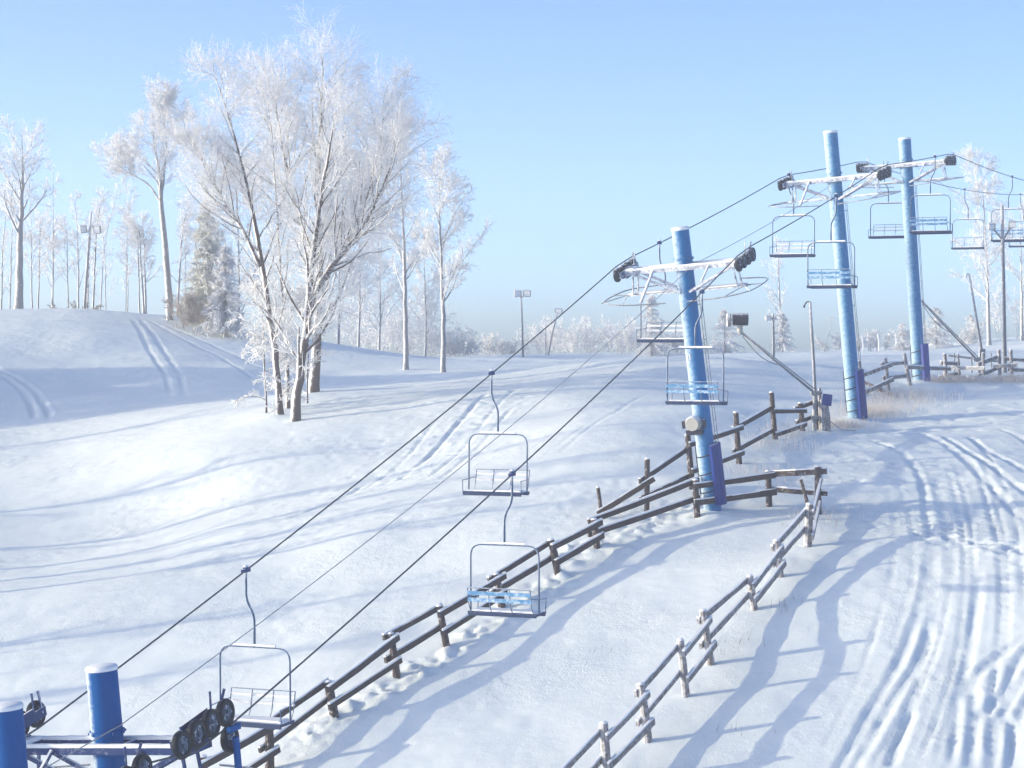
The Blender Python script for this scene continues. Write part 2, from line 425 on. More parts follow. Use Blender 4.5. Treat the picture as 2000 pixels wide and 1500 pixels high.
RUTS = [
    ([(1600, 1560), (1645, 1490), (1700, 1390), (1760, 1280), (1800, 1180), (1815, 1100), (1822, 1050)], .27, .036),
    ([(1630, 1560), (1672, 1490), (1740, 1370), (1792, 1290), (1815, 1220), (1828, 1120), (1833, 1050)], .27, .036),
    ([(1735, 1500), (1765, 1425), (1785, 1380)], .24, .045),
    ([(1890, 1530), (1903, 1400), (1900, 1330), (1932, 1290), (2030, 1225)], .27, .038),
    ([(1905, 1400), (1960, 1345), (1990, 1285), (2030, 1230)], .24, .042),
    ([(1940, 1530), (1948, 1410), (1985, 1340), (2030, 1280)], .27, .036),
    ([(1858, 1500), (1870, 1380), (1890, 1290), (1908, 1180), (1915, 1100)], .22, .04),
    ([(1985, 1530), (1988, 1400), (2025, 1330)], .27, .036),
    ([(1965, 1500), (1975, 1440), (1970, 1380)], .18, .05),
    ([(1780, 835), (1850, 870), (1900, 915), (1950, 965), (2030, 1035)], .27, .036),
    ([(1840, 850), (1890, 880), (1945, 920), (2030, 985)], .22, .05),
    ([(1890, 850), (1950, 890), (2030, 940)], .22, .045),
    ([(1700, 860), (1760, 885), (1800, 940), (1812, 1010), (1825, 1060)], .24, .035),
    ([(1950, 830), (1990, 850), (2030, 880)], .2, .035),
    ([(258, 622), (290, 680), (322, 730), (335, 775)], .28, .032),
    ([(272, 622), (312, 672), (350, 730), (362, 775)], .28, .032),
    ([(283, 622), (350, 655), (430, 697), (490, 740), (510, 766)], .28, .032),
    ([(290, 622), (380, 655), (470, 697), (540, 735)], .26, .03),
    ([(-20, 722), (30, 755), (62, 790), (66, 818)], .32, .06),
    ([(-20, 712), (55, 755), (90, 792), (97, 815)], .32, .06),
    ([(740, 935), (820, 880), (900, 815), (960, 765)], .2, .025), ([(770, 930), (860, 850), (940, 780)], .2, .025),
    ([(830, 925), (900, 860), (980, 785), (1010, 760)], .18, .025), ([(860, 925), (930, 858), (1010, 790)], .18, .025),
    ([(680, 960), (770, 890), (870, 800)], .18, .02), ([(560, 1010), (660, 965), (720, 920)], .25, .04),
    ([(1090, 880), (1180, 820), (1270, 770)], .15, .015), ([(1040, 900), (1150, 830)], .15, .012),
    ([(1700, 1500), (1760, 1400), (1805, 1290), (1838, 1180), (1850, 1090), (1840, 1000), (1800, 900)], .13, .028), ([(1715, 1500), (1772, 1400), (1818, 1290), (1850, 1180), (1862, 1090), (1850, 1000), (1812, 900)], .13, .028),
    ([(1790, 1500), (1830, 1400), (1862, 1300), (1880, 1200), (1885, 1090), (1870, 980), (1835, 880)], .12, .025), ([(1830, 1500), (1850, 1400), (1878, 1290), (1896, 1190), (1900, 1090), (1888, 980), (1850, 880)], .12, .025),
    ([(1925, 1500), (1935, 1380), (1950, 1260), (1955, 1150), (1945, 1040), (1915, 940), (1870, 860)], .14, .03), ([(1960, 1300), (1968, 1180), (1962, 1060), (1940, 960), (1895, 870)], .12, .025),
    ([(2000, 1200), (1995, 1100), (1975, 990), (1930, 890), (1890, 840)], .12, .025), ([(1740, 1260), (1770, 1180), (1785, 1100), (1775, 1000), (1740, 910)], .1, .018),
    ([(1680, 1300), (1720, 1200), (1745, 1100), (1745, 1000), (1715, 900)], .1, .015), ([(1600, 1480), (1650, 1380), (1690, 1290), (1720, 1200)], .1, .012),
    ([(0, 1030), (120, 1010), (260, 985), (380, 968)], .2, .012),
]
for a in RUTS: rut(*a)

def pits(pts, n, spread, r=(.08, .2), dep=(.03, .09)):
    path = world_path(pts)
    for _ in range(n):
        x, y = path[random.randrange(len(path))]
        x += random.gauss(0, spread); y += random.gauss(0, spread); rr = random.uniform(*r); dd = random.uniform(*dep) * random.choice((-1, -1, 1))
        i0, i1 = np.searchsorted(gx, [x - 3 * rr, x + 3 * rr]); j0, j1 = np.searchsorted(gy, [y - 3 * rr, y + 3 * rr])
        X = GX[j0:j1, i0:i1] - x; Y = GY[j0:j1, i0:i1] - y
        Z[j0:j1, i0:i1] += dd * np.exp(-(X * X + Y * Y) / (rr * rr))
pits([(1790, 1040), (1880, 1058), (2020, 1085)], 170, .3, (.06, .14), (.02, .05))
pits([(1720, 1010), (1800, 1030), (1850, 1000)], 90, .6, (.06, .14), (.015, .04))
pits([(1700, 900), (1800, 930), (1900, 960)], 220, 2.0, (.06, .2), (.01, .035))
pits([(1650, 850), (1800, 830), (2000, 800)], 220, 1.2, (.06, .2), (.01, .04))
pits([(700, 940), (860, 850), (980, 770)], 260, .9, (.06, .13), (.015, .035))
pits([(1880, 1480), (1900, 1380), (1990, 1300)], 90, .7, (.05, .12), (.008, .025))
pits([(200, 985), (330, 970), (450, 960)], 60, .35, (.05, .1), (.01, .025))
pits([(600, 1450), (1100, 1130)], 420, .25, (.05, .12), (-.06, -.015))
pits([(1120, 1090), (1340, 990)], 260, .45, (.05, .13), (-.06, -.015))
# drift at the foot of the big tree
c = hit(560, 815)
Z += 0.13 * np.exp(-(((GX - c.x + .55) / .8) ** 2 + ((GY - c.y + .3) / .9) ** 2))
# hollow below the tree
c = hit(590, 905)
Z -= 0.45 * np.exp(-((np.where(GX < c.x, (GX - c.x) / 4.2, (GX - c.x) / 7.5)) ** 2 + ((GY - c.y - .1 * (GX - c.x)) / 4.2) ** 2))

for t_ in TW.values():                       # drifted snow round the tower feet
    b_ = t_['base']; Z += 0.16 * np.exp(-(((GX - b_.x + .1) / .55) ** 2 + ((GY - b_.y) / .6) ** 2))
ny, nx = Z.shape
V3 = np.stack([GX, GY, Z], -1).reshape(-1, 3)
idx = np.arange(ny * nx).reshape(ny, nx)
quads = np.stack([idx[:-1, :-1], idx[:-1, 1:], idx[1:, 1:], idx[1:, :-1]], -1).reshape(-1, 4)
def np_mesh(name, V, Fq, mat, smooth=True):
    me = bpy.data.meshes.new(name); k = Fq.shape[1]
    me.vertices.add(len(V)); me.vertices.foreach_set('co', np.ascontiguousarray(V, dtype=np.float32).ravel())
    me.loops.add(Fq.size); me.loops.foreach_set('vertex_index', np.ascontiguousarray(Fq, dtype=np.int32).ravel())
    me.polygons.add(len(Fq)); me.polygons.foreach_set('loop_start', np.arange(0, Fq.size, k, dtype=np.int32))
    if smooth: me.polygons.foreach_set('use_smooth', np.ones(len(Fq), bool))
    me.materials.append(M[mat]); me.update(calc_edges=True); return me
g = link('snow_ground', np_mesh('snow_ground', V3, quads, 'snow')); g['kind'] = 'structure'

def gz(x, y):
    """height of the finished ground"""
    i = min(max(np.searchsorted(gx, x) - 1, 0), nx - 2); j = min(max(np.searchsorted(gy, y) - 1, 0), ny - 2)
    tx = (x - gx[i]) / (gx[i + 1] - gx[i]); ty = (y - gy[j]) / (gy[j + 1] - gy[j])
    return float((Z[j, i] * (1 - tx) + Z[j, i + 1] * tx) * (1 - ty) + (Z[j + 1, i] * (1 - tx) + Z[j + 1, i + 1] * tx) * ty)
def on_ground(p, sink=0.0): return Vector((p[0], p[1], gz(p[0], p[1]) - sink))
# ------------------------------------------------------------------ lift towers
def wheel_mesh(rub='rubber'):
    m = MB()
    m.lathe([(-.045, .13), (-.05, .19), (-.02, .205), (.02, .205), (.05, .19), (.045, .13)], 22, 'X', mi=0)
    m.lathe([(-.025, .04), (-.03, .135), (.03, .135), (.025, .04)], 22, 'X', mi=1)
    m.lathe([(-.07, .001), (-.07, .045), (.07, .045), (.07, .001)], 12, 'X', mi=1, closed=False)
    for k in range(5):                                   # ribs of the hub
        a = 2 * math.pi * k / 5; c = Vector((0, math.cos(a) * .085, math.sin(a) * .085))
        m.box(c, (.085, .026, .10), Matrix.Rotation(-a + math.pi / 2, 3, 'X').transposed() if False else Matrix.Rotation(a - math.pi / 2, 3, 'X'), mi=1)
    return m.mesh('sheave_wheel', [rub, 'hub'])
WHEEL = wheel_mesh(); WHEEL_RIME = wheel_mesh('rubber_rime')

def sheave_train(root, side, offs, above, z, tilt=0.0, st='steel', ws=1.0):
    """frame beam with wheels; above=+1: rope runs over the wheels, -1: under them"""
    m = MB(); x = side * HG; lo, hi = min(offs), max(offs)
    zc = z - above * .22
    m.beam((x - side * .09, lo, zc), (x - side * .09, hi, zc), .03, .10)
    n = len(offs)
    for i in range(0, n - 1, 2):                          # rocker plates
        m.beam((x - side * .11, offs[i] - .1, zc - above * .02), (x - side * .11, offs[i + 1] + .1, zc - above * .02), .025, .14)
    mid = (lo + hi) / 2
    m.beam((x - side * .14, mid - (hi - lo) * .3, zc - above * .10), (x - side * .14, mid + (hi - lo) * .3, zc - above * .10), .03, .14)
    for y in offs:                                        # rope catchers
        m.beam((x - side * .02, y, zc), (x - side * .10, y, zc), .03, .03, up=(0, 1, 0))
    m.beam((x - side * .12, hi, zc), (x - side * .02, hi + .12, zc + .32), .03, .03, up=(1, 0, 0))
    m.beam((x - side * .12, hi - .2, zc), (x - side * .10, hi - .15, zc + .38), .025, .025, up=(1, 0, 0))
    fr = m.build('sheave_frame', st, root)
    for y in offs:
        o = link('sheave_wheel', WHEEL if st == 'steel' else WHEEL_RIME, fr); o.location = (x, y, zc); o.scale = (1, ws, ws); o.rotation_euler = (random.uniform(0, 6), 0, 0)
    q = Vector((0, 0, z)); fr.location = q - Matrix.Rotation(tilt, 3, 'X') @ q; fr.rotation_euler = (tilt, 0, 0)
    return fr

def tower(key, label, train, above, pad=None, straps=0, ladder=True, zr=0.28, tilt=0.0, st='steel_rime'):
    t = TW[key]; R = Matrix((t['e'], t['f'], t['u'])).transposed()
    h = t['drop']; H = h + t['top']; r = 0.225
    base = t['base'] - t['u'] * 0.4; h += .4; H += .4
    root = empty('lift_tower', base, R, label, 'lift tower', 'towers of the chairlift')
    m = MB()
    m.tube([(0, 0, -.6), (0, 0, H * .5), (0, 0, H)], [r * 1.06, r * 1.03, r], 32)
    for zz in (h - .55, h + .22): m.lathe([(zz - .03, r * 1.0), (zz - .03, r * 1.13), (zz + .03, r * 1.13), (zz + .03, r * 1.0)], 32, 'Z', closed=True)
    for zz in (h * .33, h * .66): m.lathe([(zz - .008, r * 1.02), (zz - .008, r * 1.055), (zz + .008, r * 1.055), (zz + .008, r * 1.02)], 32, 'Z', closed=True)
    for zz in (h - .55, h + .22):
        for q in range(10):
            a = 2 * math.pi * q / 10; m.box((math.cos(a) * r * 1.15, math.sin(a) * r * 1.15, zz), (.03, .03, .03), Matrix.Rotation(a, 3, 'Z'))
    colm = smooth_mesh(m.build('column', t['mat'], root))
    m = MB(); n = 28; prof = [(H - .012, r * 1.02), (H + .02, r * 1.06), (H + .05, r * 1.0), (H + .065, r * .8), (H + .07, .01)]
    m.lathe(prof, n, 'Z', closed=False); smooth_mesh(m.build('snow_cap', 'cap', colm), 60)
    # cross arm: two boxed beams clamped round the column, with snow on top
    m = MB()
    m.beam((-HG + .1, -r - .05, h), (HG - .1, -r - .05, h), .07, .10)
    m.beam((-HG + .1, r + .05, h), (HG - .1, r + .05, h), .07, .10)
    for s in (-1, 1):
        m.box((s * (HG - .22), 0, h), (.24, 2 * r + .2, .13))
        m.box((s * (r + .08), 0, h), (.06, 2 * r + .02, .12))
        m.box((s * (HG - .12), 0, h + .10), (.10, .4, .08))
    arm = m.build('cross_arm', st, root)
    m = MB()
    for yy in (-r - .05, r + .05): m.beam((-HG + .12, yy, h + .078), (HG - .12, yy, h + .078), .072, .05, jit=.2, nseg=22)
    for s in (-1, 1): m.box((s * (HG - .22), 0, h + .095), (.22, 2 * r + .15, .055), taper=.75)
    m.build('snow', 'cap', arm)
    # diagonal braces from the column up to the arm ends
    for s in (-1, 1):
        for yy in (-r - .03, r + .03):
            m = MB(); m.beam((s * .12, yy * .8, h - .62), (s * (HG - .35), yy, h - .06), .05, .065)
            m.build('brace', st, root)
    # ladder rail brace from the arm to the front hoop
    m = MB(); m.tube([(-.75, -r - .1, h + .02), (-.95, -r - .75, h - .72)], .035, 8); m.build('strut', st, root)
    m = MB(); m.tube([(.75, -r - .1, h + .02), (.6, -r - .4, h - .35)], .025, 8); m.build('strut', st, root)
    # work platforms with hoop rails, hung below the arm ends
    for s in (-1, 1):
        m = MB()
        for yy in (-.13, .13): m.beam((s * .26, yy, h - .60), (s * (HG + .02), yy, h - .60), .16, .03)
        for yy in (-.2, .2): m.beam((s * (HG - .28), yy, h - .1), (s * (HG - .22), yy, h - .58), .035, .05, up=(0, 1, 0))
        pf = m.build('work_platform', st, root)
        m = MB(); m.box((s * (HG + .32) / 2, 0, h - .555), (HG - .4, .34, .03), taper=.9); m.build('snow', 'cap', pf)
        m = MB(); z = h - .62
        path = fillet([(s * .28, -.95, z - .16), (s * (HG - .3), -1.3, z - .1), (s * (HG + .35), -1.05, z - .02), (s * (HG + .42), 0, z + .04), (s * (HG + .3), 1.0, z + .08), (s * (HG - .5), 1.15, z + .1)], .5, 6)
        m.tube(path, .018, 6)
        for q in ((HG + .42, 0, z + .04), (HG - .3, -1.3, z - .1), (HG + .35, -1.05, z - .02)):
            m.tube([(s * q[0], q[1], q[2]), (s * (HG - .05), q[1] * .15, h - .58)], .013, 5)
        m.build('hoop_rail', 'galv', root)
    for s in (-1, 1): sheave_train(root, s, train, above, h + zr, math.radians(tilt), st, 1.0 if st == 'steel' else .9)
    if ladder:
        m = MB()
        for dx in (.10, .30): m.tube([(r + .04, dx, 1.9), (r + .04, dx, h - .7)], .009, 5)
        z = 2.0
        while z < h - .8: m.tube([(r + .04, .10, z), (r + .04, .30, z)], .008, 5); z += .3
        for z in (2.2, h * .5, h - 1.0): m.tube([(r - .06, .14, z), (r + .05, .14, z)], .012, 5)
        m.build('ladder', 'galv', root)
    if pad:
        z0, z1, mat = pad; m = MB(); R2 = Matrix.Rotation(math.radians(-14), 3, 'Z')
        pts = 7
        for i in range(pts):                              # wrapped foam pad on the uphill-right side of the column
            a = math.radians(-48 + 96 * i / (pts - 1)) + math.radians(8)
            c = Vector((math.cos(a) * (r + .10), math.sin(a) * (r + .10), (z0 + z1) / 2))
            m.box(c, (.14, (r + .17) * math.radians(96) / (pts - 1) + .012, z1 - z0 + random.uniform(-.03, .03)), Matrix.Rotation(a, 3, 'Z'))
        m.build('safety_pad', mat, root)
        m = MB()
        for k in range(straps):
            z = z0 + (z1 - z0) * (k + .75) / (straps + .35)
            ring = [(math.cos(a) * (r * 1.06 + .012), math.sin(a) * (r * 1.06 + .012), z + .05 * math.cos(a)) for a in np.linspace(math.radians(55), math.radians(310), 22)]
            m.tube(ring, .016, 5)
            m.tube([ring[8], Vector(ring[8]) + Vector((-.03, -.02, -.12)), Vector(ring[8]) + Vector((-.01, -.03, -.2))], .008, 4)
        m.tube([(-r * 1.12, -.06, z0 + .25), (-r * 1.16, -.05, (z0 + z1) / 2), (-r * 1.12, -.06, z1)], .012, 5)
        m.build('strap', 'strap', root)
    return root

S4 = (-.62, -.20, .22, .64)
towers = {}
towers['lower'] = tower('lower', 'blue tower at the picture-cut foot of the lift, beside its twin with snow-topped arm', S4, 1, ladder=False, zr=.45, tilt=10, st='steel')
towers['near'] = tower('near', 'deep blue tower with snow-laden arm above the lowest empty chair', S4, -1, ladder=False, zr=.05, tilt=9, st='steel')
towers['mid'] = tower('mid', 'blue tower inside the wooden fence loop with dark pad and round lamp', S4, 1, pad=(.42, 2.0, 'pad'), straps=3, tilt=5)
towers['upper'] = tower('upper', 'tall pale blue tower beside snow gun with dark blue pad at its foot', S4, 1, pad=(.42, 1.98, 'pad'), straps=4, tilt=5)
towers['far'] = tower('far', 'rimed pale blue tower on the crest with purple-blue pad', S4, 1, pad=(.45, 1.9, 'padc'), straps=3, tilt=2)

# combination wheel under the rope of the near tower, with its blue bracket
tn = TW['near']; hN = tn['drop'] + .4
m = MB(); m.box((HG + .10, .66, hN - .40), (.05, .12, .8)); m.box((HG + .08, .66, hN + .13), (.07, .30, .08))
br = m.build('wheel_bracket', 'column_a', towers['near'])
o = link('sheave_wheel', WHEEL, br); o.location = (HG, .66, hN - .03)

# lamp and plate on the mid tower
tm = TW['mid']
m = MB(); zl = 2.62
m.lathe([(-.52, .001), (-.52, .17), (-.45, .20), (-.28, .20), (-.24, .12), (-.2, .06)], 20, 'Y', (-.12, 0, zl), closed=False)
lamp = smooth_mesh(m.build('round_lamp', 'lamp', towers['mid']))
m = MB(); m.box((-.12, -.34, zl - .22), (.40, .26, .14)); m.box((-.40, -.34, zl - .02), (.05, .12, .2)); m.box((.16, -.34, zl - .02), (.05, .12, .2)); m.beam((-.12, -.2, zl - .1), (-.12, -.36, zl - .16), .06, .06)
m.build('lamp_bracket', 'gun', lamp)
m = MB()
for k, xx in enumerate((-.13, -.06)):
    m.box((xx, -.232, 4.32), (.028, .012, .17)); m.box((xx - .015, -.2315, 4.39), (.03, .01, .03))
m.build('number_mark', 'white', towers['mid'])

# ------------------------------------------------------------------ ropes
def tower_pt(key, x, z, y=0): t = TW[key]; return t['arm'] + t['e'] * x + t['u'] * z + t['f'] * y
ROPE = {}
for side in (-1, 1):
    pts = []
    lo = tower_pt('lower', side * HG, .45)
    pts.append(lo - D * 9 - Vector((0, 0, .9)))
    pts += [tower_pt('lower', side * HG, .45, .1)]
    for k, zz, ys, tl in (('near', .05, (-.3, .64), 9), ('mid', .28, (-.62, .64), 5), ('upper', .28, (-.62, .64), 5), ('far', .28, (-.62, .64), 2)):
        for y in ys: pts.append(tower_pt(k, side * HG, zz + y * math.sin(math.radians(tl)), y * math.cos(math.radians(tl))))
    last = pts[-1]; pts.append(last + D * 36 + Vector((0, 0, 1.1)))
    full = []
    for a, b in zip(pts[:-1], pts[1:]):
        L = (b - a).length; n = max(1, int(L / .8)); sag = .0011 * L * L if L > 3 else 0
        for i in range(n):
            q = i / n; full.append(a.lerp(b, q) - Vector((0, 0, sag * 4 * q * (1 - q) * .25)))
    full.append(pts[-1]); ROPE[side] = full
    m = MB(); m.tube(full, .0155, 7)
    o = m.build('haul_rope', 'rope', None, True)
    props(o, 'dark steel rope strand carrying the %s' % ('chairs that face down the slope' if side < 0 else 'chairs that face up the slope'), 'rope')
pts = []
keys = ['lower', 'near', 'mid', 'upper', 'far']
cpts = [tower_pt(k, .24, z) for k, z in zip(keys, (.35, .32, .05, .05, .05))]
cpts = [cpts[0] - D * 8 - Vector((0, 0, .5))] + cpts + [cpts[-1] + D * 34 + Vector((0, 0, -.8))]
full = []
for a, b in zip(cpts[:-1], cpts[1:]):
    L = (b - a).length; n = max(2, int(L))
    for i in range(n):
        q = i / n; full.append(a.lerp(b, q) - Vector((0, 0, .0016 * L * L * 4 * q * (1 - q) * .25)))
full.append(cpts[-1])
m = MB(); m.tube(full, .009, 5)
props(m.build('signal_cable', 'cable'), 'thin grey signal cable strung from tower to tower between the ropes', 'cable')

def rope_at(side, px):
    R_ = ROPE[side]
    for a, b in zip(R_[:-1], R_[1:]):
        xa = 1000 + F * a.x / a.y; xb = 1000 + F * b.x / b.y
        if xa <= px <= xb: return a.lerp(b, (px - xa) / (xb - xa))
    return R_[-1]

# ------------------------------------------------------------------ chairs (local: x right along E, y uphill, z up, origin at the grip)
def chair_meshes(side):
    """side +1: rider faces uphill (+y); jog of the hanger towards the tower"""
    W2 = .70; HB = 1.30; out = {}
    j = -side * .16
    m = MB(); m.tube(fillet([(0, 0, .03), (0, 0, -.52), (j, 0, -.78), (j, 0, -1.34)], .14, 5), .023, 8)
    out['hanger'] = m.mesh('hanger', 'chair_steel', True)
    m = MB(); m.beam((0, -.13, 0), (0, .13, 0), .05, .06); m.box((0, 0, .04), (.045, .12, .05)); out['grip'] = m.mesh('grip', 'steel')
    m = MB(); m.box((0, 0, .08), (.07, .16, .03), taper=.6); out['snow'] = m.mesh('snow', 'cap')
    zt = -1.34; zs = zt - HB
    m = MB(); m.tube(fillet([(j - W2, 0, zs), (j - W2, 0, zt), (j + W2, 0, zt), (j + W2, 0, zs)], .24, 7), .018, 8)
    out['bail'] = m.mesh('bail', 'chair_steel', True)
    m = MB(); m.beam((j - .42, 0, zt + .035), (j + .42, 0, zt + .035), .05, .035); out['bail_snow'] = m.mesh('snow', 'cap')
    f = side                                              # facing direction along y
    m = MB(); m.box((j, f * .10, zs + .01), (2 * W2 + .02, .46, .055))
    m.box((j, f * .33, zs - .01), (2 * W2 - .02, .05, .09)); m.box((j, -f * .12, zs - .015), (2 * W2 - .02, .04, .06))
    out['seat'] = m.mesh('seat', 'seat')
    m = MB(); m.box((j, f * .08, zs + .052), (2 * W2 - .08, .36, .03), taper=.9); out['seat_snow'] = m.mesh('snow', 'cap')
    m = MB(); yb = -f * .22; yt = -f * .30
    for k in range(4):
        x = j - W2 + .06 + (2 * W2 - .12) * k / 3
        m.tube([(x, -f * .12, zs), (x, yb, zs + .16), (x, yt, zs + .50)], .011, 6)
    m.tube([(j - W2 + .06, yt, zs + .50), (j + W2 - .06, yt, zs + .50)], .012, 6)
    for s in (-1, 1):
        m.tube([(j + s * W2, 0, zs + .30), (j + s * W2, f * .36, zs + .28)], .013, 6)
        m.tube([(j + s * W2, f * .36, zs + .28), (j + s * W2, f * .33, zs)], .011, 6)
        m.tube([(j + s * W2, 0, zs + .30), (j + s * (W2 - .06), yb * 1.2, zs + .33)], .011, 6)
    out['back_frame'] = m.mesh('back_frame', 'chair_steel')
    slats = []
    for z, yy in ((zs + .40, -f * .285), (zs + .27, -f * .255)):
        m = MB(); m.box((j, yy, z), (2 * W2 - .10, .025, .075 if side > 0 else .05)); slats.append(m.mesh('slat', 'chair_blue' if side > 0 else 'slat_pale'))
    out['slat'] = slats
    return out
CH = {s: chair_meshes(s) for s in (-1, 1)}
RZ = Matrix((E, D, Vector((0, 0, 1)))).transposed()
def chair(side, px, label, sw=0.0, p=None):
    p = p or rope_at(side, px)
    R = RZ @ Matrix.Rotation(sw, 3, 'X')
    root = empty('lift_chair', p, R, label, 'chairlift chair', 'empty chairs on the lift')
    c = CH[side]
    h = link('hanger', c['hanger'], root); gr = link('grip', c['grip'], root); link('snow', c['snow'], gr)
    b = link('bail', c['bail'], root); link('snow', c['bail_snow'], b)
    s = link('seat', c['seat'], root); link('snow', c['seat_snow'], s)
    bf = link('back_frame', c['back_frame'], root)
    for sm in c['slat']:
        o = link('backrest_slat', sm, bf)
    return root
chair(-1, 480, 'empty chair facing downhill, just above the snow-topped wheels of the deep blue tower', .02)
chair(-1, 960, 'empty chair facing downhill, hanging midway over the open slope', -.01)
chair(-1, 1288, 'empty chair facing downhill, hanging under the hoop rail of the fence-loop tower', .01)
chair(-1, 1541, 'empty chair facing downhill, under the wheels of the tall tower by the snow gun', -.02)
chair(-1, 1727, 'empty chair facing downhill, between the tall tower and the crest tower', .01)
chair(-1, 1884, 'empty chair facing downhill, first beyond the crest tower', 0)
chair(-1, 1993, 'empty chair facing downhill, second beyond the crest tower and farthest along', 0)
chair(1, 1000, 'empty chair facing uphill with bright blue slats, hanging before the dark fence', .01)
chair(1, 1371, 'empty chair facing uphill, in front of the fence-loop tower and its round lamp', -.01)
chair(1, 1633, 'empty chair facing uphill, in front of the tall tower by the snow gun', .02)
chair(1, 1826, 'empty chair facing uphill, in front of the crest tower', -.01)
chair(1, 1977, 'empty chair facing uphill beyond the crest tower, by the floodlight pole', 0)

# ------------------------------------------------------------------ fences
def fence(label, posts, rails, mat, group, rail_ht=.15):
    """posts: (base px, base py, top px, top py, radius); rails: (i, frac_i, j, frac_j, sag)"""
    base = []; top = []
    for bx, by, tx, ty, r in posts:
        b = on_ground(hit(bx, by)); b2 = at(tx, ty, b.y / KD); h = (b2 - b).length
        base.append(b); top.append(b + (b2 - b))
    root = empty('wooden_fence', base[0], None, label, 'fence', group)
    o0 = base[0]
    for (bx, by, tx, ty, r), b, t in zip(posts, base, top):
        m = MB(); d = (t - b)
        m.tube([b - d.normalized() * .5 - o0, b - o0, b + d * .5 - o0 + Vector((random.uniform(-.01, .01), 0, 0)), t - o0], [r * 1.05, r * 1.02, r * .98, r * .92], 9, jit=.07)
        po = m.build('post', mat, root)
        m = MB(); u = d.normalized(); q = t - o0
        m.tube([q + u * .002, q + u * .025, q + u * .045], [r * .95, r * .9, r * .45], 9, jit=.08); smooth_mesh(m.build('snow_cap', 'cap', po), 60)
    for n, (i, fi, j, fj, sag) in enumerate(rails):
        a = base[i].lerp(top[i], fi) - o0; b = base[j].lerp(top[j], fj) - o0
        t = (b - a).normalized(); sd = t.cross(Vector((0, 0, 1))).normalized() * (.11 if n % 2 else .10) * (1 if sag >= 0 else -1)
        if sd.y > 0: sd = -sd
        if min(i, j) % 2: sd = -sd
        a = a + Vector((0, 0, .03 if i % 2 else -.03)); b = b + Vector((0, 0, .03 if i % 2 else -.03))
        dz = Vector((0, 0, random.uniform(-.035, .035)))
        a2 = a + sd - t * random.uniform(.10, .24) + dz; b2 = b + sd + t * random.uniform(.10, .24) + Vector((0, 0, random.uniform(-.035, .035)))
        m = MB(); m.beam(a2, b2, .06, rail_ht * random.uniform(.85, 1.12), jit=.10, nseg=5, sag=abs(sag) * random.uniform(0, .5)); ra = m.build('rail', mat, root)
        m = MB(); ln = (b2 - a2).length; k = 7
        u = Vector((0, 0, 1)); up = (t.cross(u).normalized()).cross(t)
        m.beam(a2 + up * (rail_ht * .5 + .018), b2 + up * (rail_ht * .5 + .018), .055, .035, jit=.35, nseg=10, sag=abs(sag) * .2); m.build('snow', 'cap', ra)
    return root, base, top

GF = 'split rail fences round the lift line'
F1 = [(400, 1585, 396, 1478, .09), (527, 1503, 525, 1408, .095), (653, 1415, 641, 1332, .10), (775, 1331, 763, 1238, .085), (872, 1267, 858, 1184, .085), (980, 1187, 969, 1122, .09),
      (1089, 1127, 1076, 1055, .09), (1166, 1074, 1160, 1015, .09), (1362, 1013, 1358, 938, .085), (1502, 988, 1500, 921, .085), (1598, 1003, 1597, 912, .09)]
R1 = []
for i in range(10):
    R1 += [(i, .90, i + 1, .90, .03), (i, .42, i + 1, .42, .03)]
fence('dark weathered rail fence climbing under the chairs and ending round the blue tower', F1, R1, 'wood', GF, .135)
F2 = [(1592, 1000, 1597, 925, .07), (1577, 1064, 1581, 985, .10), (1524, 1131, 1517, 1056, .085), (1473, 1191, 1465, 1126, .08), (1388, 1294, 1373, 1193, .09), (1340, 1357, 1329, 1251, .085), (1266, 1449, 1251, 1337, .09), (1188, 1530, 1179, 1413, .095), (1085, 1640, 1076, 1520, .095)]
R2 = [(0, .85, 1, .85, .02), (0, .3, 1, .3, .02)]
for i in range(1, 8):
    R2 += [(i, .82, i + 1, .82, .05 if i != 3 else -.10), (i, .36, i + 1, .36, .04)]
_, b2, t2 = fence('snow-dusted grey rail fence dropping beside the ski tracks', F2, R2, 'wood_grey', GF, .125)
m = MB(); a = on_ground(hit(1586, 1015)); b = at(1564, 936, a.y / KD)
m.tube([a - Vector((0, 0, .4)) , Vector((0, 0, 0)) + a, b], [.055, .055, .045], 8, jit=.08)
o = MB(); o.v = [tuple(Vector(v) - a) for v in m.v]; o.f = m.f; o.m = m.m
st = o.build('wooden_stake', 'wood'); st.location = a
props(st, 'leaning wooden stake at the corner of the fence loop', 'stake')
F3 = [(1175, 1015, 1168, 953, .055), (1263, 1010, 1264, 897, .075), (1352, 955, 1343, 850, .09), (1444, 902, 1437, 806, .085), (1514, 858, 1507, 767, .08), (1567, 840, 1563, 788, .09), (1596, 836, 1595, 780, .07)]
R3 = [(0, .25, 1, .62, .02), (1, .62, 2, .70, .02), (1, .30, 2, .22, .02), (2, .86, 3, .72, .02), (2, .36, 3, .24, .02), (3, .66, 4, .62, .02), (3, .24, 4, .14, .02), (4, .60, 5, .76, .02), (4, .12, 5, .22, .02), (5, .76, 6, .9, .01), (5, .3, 6, .4, .01)]
fence('weathered rail fence with tall posts behind the fence-loop tower, ending at the snow gun', F3, R3, 'wood', GF, .125)
F4 = [(1684, 772, 1678, 706, .07), (1735, 768, 1729, 700, .075), (1777, 758, 1766, 691, .08), (1847, 746, 1845, 692, .08), (1874, 744, 1871, 692, .05), (1921, 748, 1920, 690, .06), (1953, 744, 1951, 684, .07), (1976, 744, 1974, 684, .07), (2030, 742, 2028, 690, .07)]
